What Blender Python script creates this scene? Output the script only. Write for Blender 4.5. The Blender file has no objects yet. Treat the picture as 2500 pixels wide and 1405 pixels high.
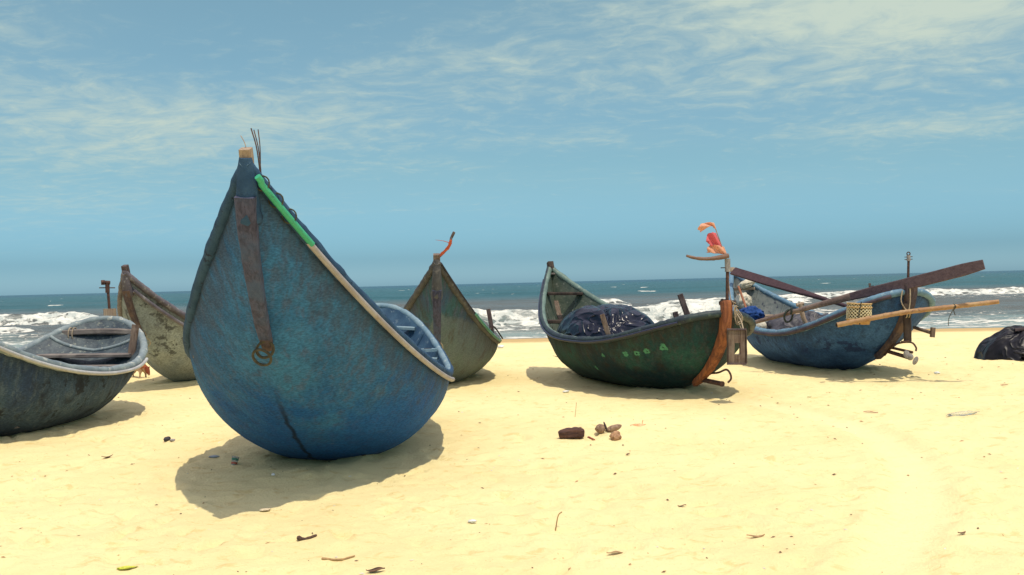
import bpy, math, random
import numpy as np
from mathutils import Vector, Matrix

R = math.radians
random.seed(7)
rng = np.random.default_rng(7)
scene = bpy.context.scene
col = scene.collection

# ---------------------------------------------------------------- camera
FPX, CX, CY, EYE = 2400.0, 1250.0, 702.5, 1.5
PITCH, ROLL = R(0.275), R(1.42)
fw = np.array([0, math.cos(PITCH), -math.sin(PITCH)])
_r0 = np.array([1.0, 0, 0]); _u0 = np.cross(_r0, fw)
rt = math.cos(ROLL)*_r0 - math.sin(ROLL)*_u0
up = math.cos(ROLL)*_u0 + math.sin(ROLL)*_r0
cam = bpy.data.cameras.new('camera')
cam.sensor_width = 36.0
cam.lens = 36.0*FPX/2500.0
cam.clip_start = 0.1
cam.clip_end = 40000.0
cam_o = bpy.data.objects.new('camera', cam)
col.objects.link(cam_o)
M = Matrix((tuple(rt), tuple(up), tuple(-fw))).transposed().to_4x4()
M.translation = Vector((0, 0, EYE))
cam_o.matrix_world = M
scene.camera = cam_o

# ---------------------------------------------------------------- light, sky, exposure
SUN_EL, SUN_AZ = R(69), R(150)          # azimuth clockwise from +y (out to sea)
sun = bpy.data.lights.new('sun', 'SUN')
sun.energy = 3.2
sun.angle = R(0.53)
sun.color = (1.0, 0.91, 0.74)
sun_o = bpy.data.objects.new('sun', sun)
col.objects.link(sun_o)
sd = Vector((math.cos(SUN_EL)*math.sin(SUN_AZ), math.cos(SUN_EL)*math.cos(SUN_AZ), math.sin(SUN_EL)))
sun_o.rotation_euler = sd.to_track_quat('Z', 'Y').to_euler()

scene.view_settings.view_transform = 'Standard'
scene.view_settings.look = 'None'
scene.view_settings.gamma = 1.0
scene.view_settings.exposure = 0.05


class NT:
    """small helper around a node tree"""
    def __init__(s, tree):
        s.t = tree
        s.n = tree.nodes
        s.l = tree.links
    def new(s, typ, **kw):
        n = s.n.new(typ)
        for k, v in kw.items():
            setattr(n, k, v)
        return n
    def put(s, sock, v):
        if hasattr(v, 'is_output') or isinstance(v, bpy.types.NodeSocket):
            s.l.new(v, sock)
        elif isinstance(v, (tuple, list)) and len(v) == 3 and sock.type == 'RGBA':
            sock.default_value = (*v, 1)
        else:
            sock.default_value = v
    def math(s, op, a, b=None, c=None, clamp=False):
        n = s.new('ShaderNodeMath', operation=op, use_clamp=clamp)
        s.put(n.inputs[0], a)
        if b is not None: s.put(n.inputs[1], b)
        if c is not None: s.put(n.inputs[2], c)
        return n.outputs[0]
    def vmath(s, op, a, b=None, out=0):
        n = s.new('ShaderNodeVectorMath', operation=op)
        s.put(n.inputs[0], a)
        if b is not None: s.put(n.inputs[1], b)
        return n.outputs[out]
    def mix(s, f, a, b, mode='MIX'):
        n = s.new('ShaderNodeMix', data_type='RGBA', blend_type=mode)
        n.clamp_factor = True
        s.put(n.inputs[0], f); s.put(n.inputs[6], a); s.put(n.inputs[7], b)
        return n.outputs[2]
    def noise(s, vec, scale, detail=5.0, rough=0.55, dist=0.0, out=0):
        n = s.new('ShaderNodeTexNoise')
        s.put(n.inputs['Vector'], vec)
        n.inputs['Scale'].default_value = scale
        n.inputs['Detail'].default_value = detail
        n.inputs['Roughness'].default_value = rough
        n.inputs['Distortion'].default_value = dist
        return n.outputs[out]
    def mapping(s, vec, scale=(1, 1, 1), rot=(0, 0, 0), loc=(0, 0, 0)):
        n = s.new('ShaderNodeMapping')
        s.put(n.inputs[0], vec)
        n.inputs['Location'].default_value = loc
        n.inputs['Rotation'].default_value = rot
        n.inputs['Scale'].default_value = scale
        return n.outputs[0]
    def ss(s, v, a, b):
        """smoothstep from a to b (a may exceed b)"""
        n = s.new('ShaderNodeMapRange', interpolation_type='SMOOTHSTEP')
        s.put(n.inputs[0], v)
        if a <= b:
            n.inputs[1].default_value, n.inputs[2].default_value = a, b
        else:
            n.inputs[1].default_value, n.inputs[2].default_value = b, a
            n.inputs[3].default_value, n.inputs[4].default_value = 1, 0
        return n.outputs[0]
    def sep(s, vec):
        n = s.new('ShaderNodeSeparateXYZ'); s.put(n.inputs[0], vec)
        return n.outputs
    def comb(s, x, y, z):
        n = s.new('ShaderNodeCombineXYZ')
        for i, v in enumerate((x, y, z)): s.put(n.inputs[i], v)
        return n.outputs[0]


world = bpy.data.worlds.new('World')
scene.world = world
world.use_nodes = True
w = NT(world.node_tree)
w.n.clear()
wout = w.new('ShaderNodeOutputWorld')
bg = w.new('ShaderNodeBackground')
sky = w.new('ShaderNodeTexSky', sky_type='NISHITA')
sky.sun_disc = False
sky.sun_elevation = SUN_EL
sky.sun_rotation = SUN_AZ
sky.altitude = 0
sky.air_density = 1.0
sky.dust_density = 1.2
sky.ozone_density = 1.5
d = w.new('ShaderNodeTexCoord').outputs['Generated']
dx, dy, dz = w.sep(d)
el = w.math('ARCSINE', dz)                                   # elevation of the sky direction
azi = w.math('ARCTAN2', dx, dy)                              # azimuth from the sea direction
# hazy tropical sky: evens out the bright horizon
elc = w.math('MAXIMUM', el, 0.0)
tint = w.mix(w.ss(elc, 0.0, 0.13), (0.56, 1.03, 1.55), (0.57, 0.99, 1.08))
tint = w.mix(w.ss(elc, 0.0, 0.030), (0.95, 1.60, 2.20), tint)
tint = w.mix(w.ss(elc, 0.10, 0.34), tint, (0.66, 1.12, 1.06))
tint = w.mix(w.ss(elc, 0.34, 0.8), tint, (1.0, 1.0, 1.0))
skyc = w.mix(1.0, sky.outputs[0], tint, 'MULTIPLY')
# thin high cloud, laid out on a layer far above
zz = w.math('ADD', w.math('MAXIMUM', dz, 0.0), 0.10)
cu, cv = w.math('DIVIDE', dx, zz), w.math('DIVIDE', dy, zz)
cp = w.comb(cu, cv, 0.0)
warp = w.noise(cp, 1.6, 4.0, 0.55, out=1)
cpw = w.vmath('ADD', cp, w.vmath('MULTIPLY', warp, (0.5, 0.5, 0.0)))
fine = w.noise(w.mapping(cpw, (3.6, 4.0, 1), (0, 0, 0.35)), 2.1, 9.0, 0.64)
broad = w.noise(w.mapping(cp, (1.0, 1.7, 1), (0, 0, 0.2), (2.3, 1.2, 0)), 0.9, 3.0, 0.5)
def blob(a0, e0, sa, se):
    """soft patch of sky round azimuth a0, elevation e0 (degrees)"""
    p = w.math('DIVIDE', w.math('SUBTRACT', azi, R(a0)), R(sa))
    q = w.math('DIVIDE', w.math('SUBTRACT', el, R(e0)), R(se))
    s = w.math('ADD', w.math('MULTIPLY', p, p), w.math('MULTIPLY', q, q))
    return w.math('EXPONENT', w.math('MULTIPLY', s, -1.0))
patches = [(-13, 9.3, 11, 2.0, .30), (-24, 9.5, 10, 2.6, .24), (0, 12.3, 9, 1.8, .20), (17, 15.6, 14, 2.8, .54), (24, 13.0, 10, 3.0, .38),
           (22, 7.8, 8, 0.9, .34), (4, 8.2, 6, .7, .2), (12, 10.6, 11, 1.6, .22), (-26, 4.5, 14, 3.0, .16), (-30, 16, 8, 6, .20)]
dens = None
for a0, e0, sa, se, amp in patches:
    b = w.math('MULTIPLY', blob(a0, e0, sa, se), amp)
    dens = b if dens is None else w.math('ADD', dens, b)
dens = w.math('ADD', dens, w.math('MULTIPLY', w.ss(broad, .45, .7), 0.12))
# outside the pictured quarter the same thin cloud goes on all round
cm = w.math('SUBTRACT', w.math('ADD', w.math('MULTIPLY', fine, 1.25), dens), 0.80)
cm = w.math('ADD', w.math('MULTIPLY', w.ss(cm, -0.12, 0.70), 0.72), .18)
cm = w.math('ADD', cm, w.math('MULTIPLY', dens, 0.24), clamp=True)
cm = w.math('MULTIPLY', cm, w.ss(el, R(1.0), R(6)))
mixc = w.mix(cm, skyc, (5.5, 6.5, 5.7))
# bright cloud added over the unseen dome to strengthen the fill light
fill_veil = w.math('MULTIPLY', w.ss(el, R(19), R(42)), w.math('ADD', w.math('MULTIPLY', broad, .5), .50), clamp=True)
mixc = w.mix(fill_veil, mixc, (10.2, 9.6, 11.4))
w.l.new(mixc, bg.inputs[0])
bg.inputs[1].default_value = 0.10
w.l.new(bg.outputs[0], wout.inputs[0])


# ---------------------------------------------------------------- geometry helpers
def ray(px, py):
    return fw + (px-CX)/FPX*rt - (py-CY)/FPX*up
def at(px, py, dist):
    """world point seen at a pixel of the photograph, dist metres out (along y)"""
    v = ray(px, py)
    return v*(dist/v[1]) + np.array([0, 0, EYE])
def on_sand(px, py):
    v = ray(px, py)
    p = v*(-EYE/v[2]) + np.array([0, 0, EYE])
    return np.array([p[0], p[1], ground_z(p[0], p[1])])

def hash2(ix, iy, seed):
    h = (ix.astype(np.int64)*374761393 + iy.astype(np.int64)*668265263 + seed*69069) & 0xffffffff
    h = ((h ^ (h >> 13))*1274126177) & 0xffffffff
    return ((h ^ (h >> 16)) & 0xffff)/65535.0
def vnoise(x, y, seed=0):
    x = np.asarray(x, float); y = np.asarray(y, float)
    ix, iy = np.floor(x), np.floor(y)
    fx, fy = x-ix, y-iy
    fx = fx*fx*(3-2*fx); fy = fy*fy*(3-2*fy)
    a, b = hash2(ix, iy, seed), hash2(ix+1, iy, seed)
    c, e = hash2(ix, iy+1, seed), hash2(ix+1, iy+1, seed)
    return (a*(1-fx)+b*fx)*(1-fy)+(c*(1-fx)+e*fx)*fy
def fbm(x, y, seed=0, octs=4, gain=.5):
    s, a, t = 0, 1, 0
    for o in range(octs):
        s = s + a*vnoise(np.asarray(x)*2**o, np.asarray(y)*2**o, seed+o*17); t += a; a *= gain
    return s/t
def sstep(v, a, b):
    t = np.clip((np.asarray(v, float)-a)/(b-a), 0, 1)
    return t*t*(3-2*t)

def beach_base(y):
    """long profile of the beach: flat where the boats lie, then down to the sea"""
    y = np.asarray(y, float)
    S = 1/22.0
    return -np.where(y < 18, 0.0, np.where(y < 26, S*(y-18)**2/16.0, S*4+S*(y-26)))
WATER = -1.0
def ground_z(x, y):
    return float(beach_base(y))

def unit(v):
    v = np.asarray(v, float)
    return v/max(np.linalg.norm(v), 1e-9)
def arr(pts):
    return np.array([np.asarray(p, float) for p in pts])
def smooth_path(pts, n):
    """Catmull-Rom through the points, n samples"""
    P = arr(pts)
    if len(P) == 2:
        t = np.linspace(0, 1, n)[:, None]
        return P[0]*(1-t)+P[1]*t
    Q = np.vstack([2*P[0]-P[1], P, 2*P[-1]-P[-2]])
    out = []
    for u in np.linspace(0, len(P)-1, n):
        i = min(int(u), len(P)-2); f = u-i
        a, b, c, e = Q[i], Q[i+1], Q[i+2], Q[i+3]
        out.append(.5*((2*b)+(-a+c)*f+(2*a-5*b+4*c-e)*f*f+(-a+3*b-3*c+e)*f**3))
    return np.array(out)

class MB:
    """collects geometry in world coordinates, links it as ONE mesh object"""
    def __init__(s):
        s.v, s.f, s.sm, s.mi = [], [], [], []
        s.m = 0
    def add(s, verts, faces, smooth=True):
        o = len(s.v)
        s.v.extend([tuple(map(float, p)) for p in verts])
        for f in faces:
            s.f.append(tuple(o+i for i in f)); s.sm.append(smooth); s.mi.append(s.m)
    def rings(s, rs, closed=True, caps=(True, True), smooth=True, loop=False):
        n = len(rs[0]); vs = [p for r in rs for p in r]; fs = []
        last = len(rs) if loop else len(rs)-1
        for i in range(last):
            j = (i+1) % len(rs)
            for k in range(n if closed else n-1):
                k2 = (k+1) % n
                fs.append((i*n+k, i*n+k2, j*n+k2, j*n+k))
        s.add(vs, fs, smooth)
        if closed and not loop:
            if caps[0]: s.add(rs[0], [tuple(range(n))[::-1]], False)
            if caps[1]: s.add(rs[-1], [tuple(range(n))], False)
    def frames(s, P, hint, loop=False):
        T = np.gradient(P, axis=0)
        if loop: T = np.roll(P, -1, 0)-np.roll(P, 1, 0)
        fr = []
        u = np.asarray(hint, float)
        for t in T:
            t = unit(t); u = u-t*(u@t)
            if np.linalg.norm(u) < 1e-3:
                u = np.cross(t, [0.3, .5, .8])
            u = unit(u); fr.append((t, u, np.cross(t, u)))
        return fr
    def tube(s, pts, r, n=8, hint=(0, 0, 1), caps=(True, True), loop=False, jit=0.0, squash=1.0):
        P = arr(pts)
        rr = np.broadcast_to(np.asarray(r, float), (len(P),))
        rs = []
        for i, (t, u, b) in enumerate(s.frames(P, hint, loop)):
            ring = []
            for k in range(n):
                a = 2*math.pi*k/n
                q = rr[i]*(1+jit*(random.random()-.5))
                ring.append(P[i]+u*math.sin(a)*q*squash+b*math.cos(a)*q)
            rs.append(ring)
        s.rings(rs, True, caps, True, loop)
    def beam(s, pts, wid, thk, hint=(0, 0, 1), ch=.18, jit=0.0, smooth=False):
        """plank of chamfered section; thickness along hint, width across it"""
        P = arr(pts)
        W = np.broadcast_to(np.asarray(wid, float), (len(P),)); T = np.broadcast_to(np.asarray(thk, float), (len(P),))
        rs = []
        for i, (t, u, b) in enumerate(s.frames(P, hint)):
            w2, t2 = W[i]/2, T[i]/2; c = ch*min(w2, t2)*2
            sec = [(w2-c, -t2), (w2, -t2+c), (w2, t2-c), (w2-c, t2), (-w2+c, t2), (-w2, t2-c), (-w2, -t2+c), (-w2+c, -t2)]
            rs.append([P[i]+b*(x+jit*(random.random()-.5))+u*(y+jit*(random.random()-.5)) for x, y in sec])
        s.rings(rs, True, (True, True), smooth)
    def box(s, c, size, ax=None, ch=.08):
        ax = ax if ax is not None else np.eye(3)
        c = np.asarray(c, float)
        h = np.asarray(size, float)/2
        s.beam([c-ax[2]*h[2], c+ax[2]*h[2]], size[1], size[0], hint=ax[0], ch=ch)
    def blob(s, c, rad, ax=None, nu=16, nv=10, f=None):
        """closed lump; f(u, v) scales the radius"""
        ax = ax if ax is not None else np.eye(3)
        rs = []
        for i in range(1, nv):
            ph = -math.pi/2+math.pi*i/nv
            ring = []
            for k in range(nu):
                th = 2*math.pi*k/nu
                q = 1 if f is None else f(th, ph)
                l = np.array([math.cos(ph)*math.cos(th)*rad[0], math.cos(ph)*math.sin(th)*rad[1], math.sin(ph)*rad[2]])*q
                ring.append(np.asarray(c)+ax[0]*l[0]+ax[1]*l[1]+ax[2]*l[2])
            rs.append(ring)
        s.rings(rs, True, (False, False))
        for ring, end, flip in ((rs[0], -1, True), (rs[-1], 1, False)):
            q = 1 if f is None else f(0, end*math.pi/2)
            top = np.asarray(c)+ax[2]*rad[2]*end*q
            vs = list(ring)+[top]; n = len(ring)
            s.add(vs, [((k+1) % n, k, n) if flip else (k, (k+1) % n, n) for k in range(n)])
    def build(s, name, mats, parent=None, origin=None):
        me = bpy.data.meshes.new(name)
        if parent is not None:
            inv = np.array(root_inv(parent))
        else:
            o = np.asarray(origin if origin is not None else (0, 0, 0), float)
            inv = np.eye(4); inv[:3, 3] = -o
        V = np.array(s.v); V = V@inv[:3, :3].T+inv[:3, 3]
        me.from_pydata(V.tolist(), [], s.f)
        me.polygons.foreach_set('use_smooth', s.sm)
        mats = mats if isinstance(mats, (list, tuple)) else [mats]
        for m in mats: me.materials.append(m)
        me.polygons.foreach_set('material_index', s.mi)
        me.update()
        ob = bpy.data.objects.new(name, me)
        col.objects.link(ob)
        if parent is not None:
            ob.parent = parent
        elif origin is not None:
            ob.location = origin
        return ob

ROOTM = {}
def root_inv(o):
    while o.parent is not None: o = o.parent
    return ROOTM[o.name].inverted() if o.name in ROOTM else Matrix.Translation(o.location).inverted()
def thing(name, label, cat, loc, rz=0.0, group=None):
    o = bpy.data.objects.new(name, None)
    o.empty_display_size = .3
    col.objects.link(o)
    o.location = tuple(map(float, loc)); o.rotation_euler = (0, 0, rz)
    ROOTM[o.name] = Matrix.Translation(Vector(tuple(map(float, loc)))) @ Matrix.Rotation(rz, 4, 'Z')
    return tag(o, label, cat, group)
def tag(o, label, cat, group=None, kind=None):
    o['label'] = label; o['category'] = cat
    if group: o['group'] = group
    if kind: o['kind'] = kind
    return o


# ---------------------------------------------------------------- materials
def mat(name):
    m = bpy.data.materials.new(name); m.use_nodes = True
    t = NT(m.node_tree); t.n.clear()
    out = t.new('ShaderNodeOutputMaterial'); b = t.new('ShaderNodeBsdfPrincipled')
    t.l.new(b.outputs[0], out.inputs[0])
    return m, t, b, out
def setp(t, b, color=None, rough=None, spec=None, metal=None, **kw):
    if color is not None: t.put(b.inputs['Base Color'], color)
    if rough is not None: t.put(b.inputs['Roughness'], rough)
    if spec is not None: b.inputs['Specular IOR Level'].default_value = spec
    if metal is not None: b.inputs['Metallic'].default_value = metal
def bump(t, b, h, dist=.01, strength=1.0, prev=None):
    n = t.new('ShaderNodeBump')
    n.inputs['Strength'].default_value = strength
    n.inputs['Distance'].default_value = dist
    t.put(n.inputs['Height'], h)
    if prev is not None: t.l.new(prev, n.inputs['Normal'])
    t.l.new(n.outputs[0], b.inputs['Normal'])
    return n.outputs[0]
def objc(t):
    return t.new('ShaderNodeTexCoord').outputs['Object']

def hull_mat(name, c1, c2, c3, low=None, lowz=.35, stain=(.10, .06, .03), stain_amt=.5, fleck=(.4, .5, .48), rough=.6,
             dabs=(), dabcol=(.1, .35, .2), blots=None, blotz=(0.2, 0.6), hi=None, hiz=.9, rimstain_crease=0.0, seam=None, patch=None, fleckt=.74, weave=.34, rimcol=None):
    m, t, b, out = mat(name)
    c = objc(t)
    x, y, z = t.sep(c)
    big = t.noise(c, 1.7, 6, .6, .4)
    mid = t.noise(t.mapping(c, (1, 1, .55)), 5.5, 8, .68, .3)
    streak = t.noise(t.mapping(c, (7, 7, 1.0), (0.35, 0.25, 0)), 2.2, 7, .66, .5)
    fin = t.noise(c, 55, 6, .7)
    colr = t.mix(t.ss(big, .40, .60), c1, c2)
    colr = t.mix(t.math('MULTIPLY', t.ss(streak, .46, .66), .85), colr, c3)
    spk = t.noise(t.mapping(c, (1.0, 1.0, .30), (.65, .45, .3)), 24, 8, .74, .3)
    colr = t.mix(t.math('MULTIPLY', t.ss(spk, .50, .66), .28), colr, tuple(v*.40 for v in c1))
    colr = t.mix(t.math('MULTIPLY', t.ss(spk, .47, .33), .26), colr, tuple(min(v*1.7, .6) for v in c2))
    if hi is not None:
        f = t.ss(t.math('ADD', z, t.math('MULTIPLY', t.math('SUBTRACT', mid, .5), .9)), hiz-.25, hiz+.3)
        colr = t.mix(f, colr, hi)
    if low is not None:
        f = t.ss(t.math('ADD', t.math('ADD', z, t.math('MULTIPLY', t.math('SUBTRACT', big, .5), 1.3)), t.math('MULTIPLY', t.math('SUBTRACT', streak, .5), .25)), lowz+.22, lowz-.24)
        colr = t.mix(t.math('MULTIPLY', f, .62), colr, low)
    if patch is not None:
        pc, (pa, pb, pcx, pz), sunlit_col = patch
        # sunlit field painted into the hull colour, slanting upper edge: pa*x + pb*z < pz
        s_ = t.math('ADD', t.math('MULTIPLY', x, pa), t.math('ADD', t.math('MULTIPLY', z, pb), t.math('MULTIPLY', y, pcx)))
        s_ = t.math('ADD', s_, t.math('MULTIPLY', t.math('SUBTRACT', mid, .5), .22))
        colr = t.mix(t.math('MULTIPLY', t.ss(s_, pz+.03, pz-.03), pc), colr, sunlit_col)
    # grime and rusty runs, plus painted crease shade under the rim
    g = t.math('MULTIPLY', t.ss(mid, .50, .72), stain_amt)
    colr = t.mix(g, colr, stain)
    if rimstain_crease:
        bel = t.new('ShaderNodeAttribute', attribute_name='below_rim').outputs['Fac']
        run = t.noise(t.mapping(c, (9, 9, .9), (0, .12, 0)), 1.6, 6, .62, .3)
        lim = t.math('SUBTRACT', bel, t.math('MULTIPLY', t.math('SUBTRACT', run, .42), 1.1))
        colr = t.mix(t.math('MULTIPLY', t.ss(lim, .30, -.12), rimstain_crease), colr, rimcol or stain)
        colr = t.mix(t.math('MULTIPLY', t.ss(bel, .075, .03), .6), colr, (.012, .014, .02))  # dark crease below the gunwale, its shade painted into the colour
    if blots is not None:
        f = t.noise(t.mapping(c, (1, 1, 1), (0, 0, 0), (3.1, 1.7, 2.2)), 4.2, 7, .62, .1)
        inz = t.math('MULTIPLY', t.ss(z, blotz[0]-.08, blotz[0]+.08), t.ss(z, blotz[1]+.08, blotz[1]-.08))
        colr = t.mix(t.math('MULTIPLY', t.math('MULTIPLY', t.ss(f, .55, .60), inz), .8), colr, blots)
    if dabs:
        wob = t.vmath('MULTIPLY', t.vmath('SUBTRACT', t.noise(c, 22, 3, .6, out=1), (.5, .5, .5)), (.09, .09, .09))
        cw = t.vmath('ADD', c, wob)
        for (p, r) in dabs:
            dd = t.vmath('DISTANCE', cw, tuple(p), out=1)
            colr = t.mix(t.math('MULTIPLY', t.ss(dd, r, r*.75), .8), colr, dabcol)
            colr = t.mix(t.ss(dd, r*.33, r*.2), colr, (.01, .015, .012))
    if seam is not None:
        d_ = t.math('ABSOLUTE', t.math('ADD', y, t.math('MULTIPLY', t.math('SUBTRACT', t.noise(c, 5, 4, .6), .5), .10)))
        f = t.math('MULTIPLY', t.ss(d_, .032, .004), t.ss(z, .85, .45))
        colr = t.mix(t.math('MULTIPLY', f, .8), colr, seam)
    # weave texture of the tarred bamboo matting
    wv = t.noise(t.mapping(c, (26, 26, 70), (0.6, 0.4, 0.2)), 1.5, 4, .6)
    colr = t.mix(t.ss(wv, .38, .62), t.mix(weave, colr, (.008, .010, .014)), colr)
    colr = t.mix(t.math('MULTIPLY', t.ss(fin, fleckt, fleckt+.08), t.ss(mid, .42, .6)), colr, fleck)
    scr = t.noise(t.mapping(c, (1.2, 1.2, 5), (0.5, 0.3, 0.8)), 14, 5, .6, 1.2)
    colr = t.mix(t.math('MULTIPLY', t.ss(scr, .70, .75), .35), colr, fleck)
    # sand dusted up the turn of the bilge
    dust = t.math('ADD', z, t.math('MULTIPLY', t.math('SUBTRACT', spk, .5), .25))
    colr = t.mix(t.math('MULTIPLY', t.ss(dust, .10, -.02), .40), colr, (.30, .25, .16))
    setp(t, b, colr, t.math('ADD', t.math('MULTIPLY', mid, .3), rough), .10)
    h = t.math('ADD', t.math('MULTIPLY', wv, .6), t.math('ADD', t.math('MULTIPLY', fin, .35), t.math('MULTIPLY', mid, 1.2)))
    bump(t, b, h, .009, .75)
    return m

def mottle_mat(name, c1, c2, scale=8, rough=.65, stretch=(1, 1, 1), c3=None, bmp=.004, spec=.3, fineamt=.3):
    m, t, b, out = mat(name)
    c = t.mapping(objc(t), stretch)
    n = t.noise(c, scale, 7, .65, .4)
    f = t.noise(c, scale*9, 4, .6)
    cc = t.mix(t.ss(n, .34, .66), c1, c2)
    if c3 is not None:
        cc = t.mix(t.ss(t.noise(c, scale*2.3, 6, .65), .56, .68), cc, c3)
    cc = t.mix(t.math('MULTIPLY', t.ss(f, .5, .75), fineamt), cc, tuple(v*.35 for v in c1))
    setp(t, b, cc, rough, spec)
    bump(t, b, t.math('ADD', n, t.math('MULTIPLY', f, .4)), bmp, .8)
    return m
def wood_mat(name, c1, c2, c3=None, axis='Z', scale=1.0, rough=.75):
    m, t, b, out = mat(name)
    g = t.new('ShaderNodeTexCoord').outputs['Object']
    st = {'X': (1.0, 16, 16), 'Y': (16, 1.0, 16), 'Z': (16, 16, 1.0)}[axis]
    c = t.mapping(g, tuple(v*scale for v in st))
    n = t.noise(c, 2.0, 6, .6, .8); f = t.noise(c, 7.0, 5, .65)
    big = t.noise(g, 5, 5, .6)
    cc = t.mix(t.ss(n, .35, .66), c1, c2)
    cc = t.mix(t.math('MULTIPLY', t.ss(f, .56, .66), .7), cc, tuple(v*.35 for v in c1))
    if c3 is not None: cc = t.mix(t.math('MULTIPLY', t.ss(big, .44, .72), .8), cc, c3)
    setp(t, b, cc, rough, .25)
    bump(t, b, t.math('ADD', n, t.math('MULTIPLY', f, .5)), .004, .9)
    return m
def tarp_mat(name, c1, c2, rough=.32, spec=.5, strength=.7):
    m, t, b, out = mat(name)
    c = objc(t)
    n = t.noise(c, 6, 6, .6, .6); f = t.noise(c, 28, 5, .6, 1.5)
    rd = t.math('SUBTRACT', 1.0, t.math('ABSOLUTE', t.math('SUBTRACT', t.math('MULTIPLY', t.noise(t.mapping(c, (1, 1, 1.4), (.4, .2, .7)), 2.6, 1.2, .4, 1.4), 2.0), 1.0)))
    rd = t.math('POWER', rd, 6.0)
    setp(t, b, t.mix(t.ss(n, .4, .65), c1, c2), t.math('ADD', t.math('MULTIPLY', n, .25), rough-.1), spec)
    bump(t, b, t.math('ADD', t.math('MULTIPLY', f, .10), t.math('MULTIPLY', rd, 1.8)), .02, strength)
    return m
def plain(name, c, rough=.5, spec=.5, metal=0.0, var=.25, scale=20):
    m, t, b, out = mat(name)
    n = t.noise(objc(t), scale, 5, .6)
    setp(t, b, t.mix(t.ss(n, .3, .7), tuple(v*(1-var) for v in c), c), rough, spec, metal)
    bump(t, b, n, .002, .4)
    return m
def cloth_mat(name, c):
    m, t, b, out = mat(name)
    n = t.noise(objc(t), 40, 4, .6)
    cc = t.mix(n, tuple(v*.8 for v in c), c)
    setp(t, b, cc, .8, .1)
    tr = t.new('ShaderNodeBsdfTranslucent'); t.put(tr.inputs[0], cc)
    mx = t.new('ShaderNodeMixShader'); mx.inputs[0].default_value = .45
    t.l.new(b.outputs[0], mx.inputs[1]); t.l.new(tr.outputs[0], mx.inputs[2]); t.l.new(mx.outputs[0], out.inputs[0])
    return m

# ---------------------------------------------------------------- boat hull shapes (used by the beach too)
NAMES = ['x', 'y', 'yaw', 'roll', 'L', 'B', 'Hb', 'Hm', 'Hs', 'sm', 'pb', 'ns', 's1', 'q1', 'q2', 's2', 'm2', 's3', 'm3', 'kb', 'km', 'ks']
BOATS = {
    'blue': [-1.6966, 8.8504, -1.5851, -0.0677, 5.8641, 1.0552, 2.2944, 0.7779, 1.2952, 0.4664, 1.871, 1.9819, 0.6169, 2.4916, 2.2504, 0.4668, 1.4791, 0.72, 1.5, 0.2711, 1.0187, 0.55],
    'grey': [-1.1896, 15.4306, -1.5029, -0.0215, 5.269, 0.9563, 1.8268, 0.6406, 1.1002, 0.5566, 1.6583, 2.6, 0.5425, 2.0662, 2.0, 0.3568, 1.682, 0.7199, 1.4996, 0.3, 0.9628, 0.55],
    'beige': [-5.2524, 16.6994, -1.7221, -0.061, 5.263, 0.8997, 1.8193, 0.8027, 1.1, 0.4684, 2.1276, 2.6, 0.4882, 2.4942, 2.0, 0.3802, 1.4604, 0.72, 1.5, 0.1964, 0.9054, 0.55],
    'left': [-5.5046, 10.7517, -1.6003, -0.0105, 4.7386, 0.936, 1.8353, 0.6645, 1.1863, 0.5882, 1.5975, 2.7368, 0.6399, 2.303, 2.3227, 0.4477, 1.621, 0.6747, 1.2562, 0.3, 1.0156, 0.5384],
    'green': [1.5781, 14.4673, 1.9425, 0.0329, 5.3453, 1.0356, 1.791, 0.6976, 1.0927, 0.5653, 1.9307, 2.958, 0.6208, 2.4576, 2.3021, 0.34, 1.7, 0.7081, 1.8639, 0.2992, 0.9171, 0.3833],
    'slate': [4.9253, 16.3909, 1.8236, -0.0117, 5.3164, 0.9403, 1.6204, 0.65, 1.2754, 0.593, 2.1251, 3.3345, 0.5789, 2.1722, 2.1361, 0.3644, 1.61, 0.6589, 1.6318, 0.2761, 0.8734, 0.2162],
}

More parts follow.
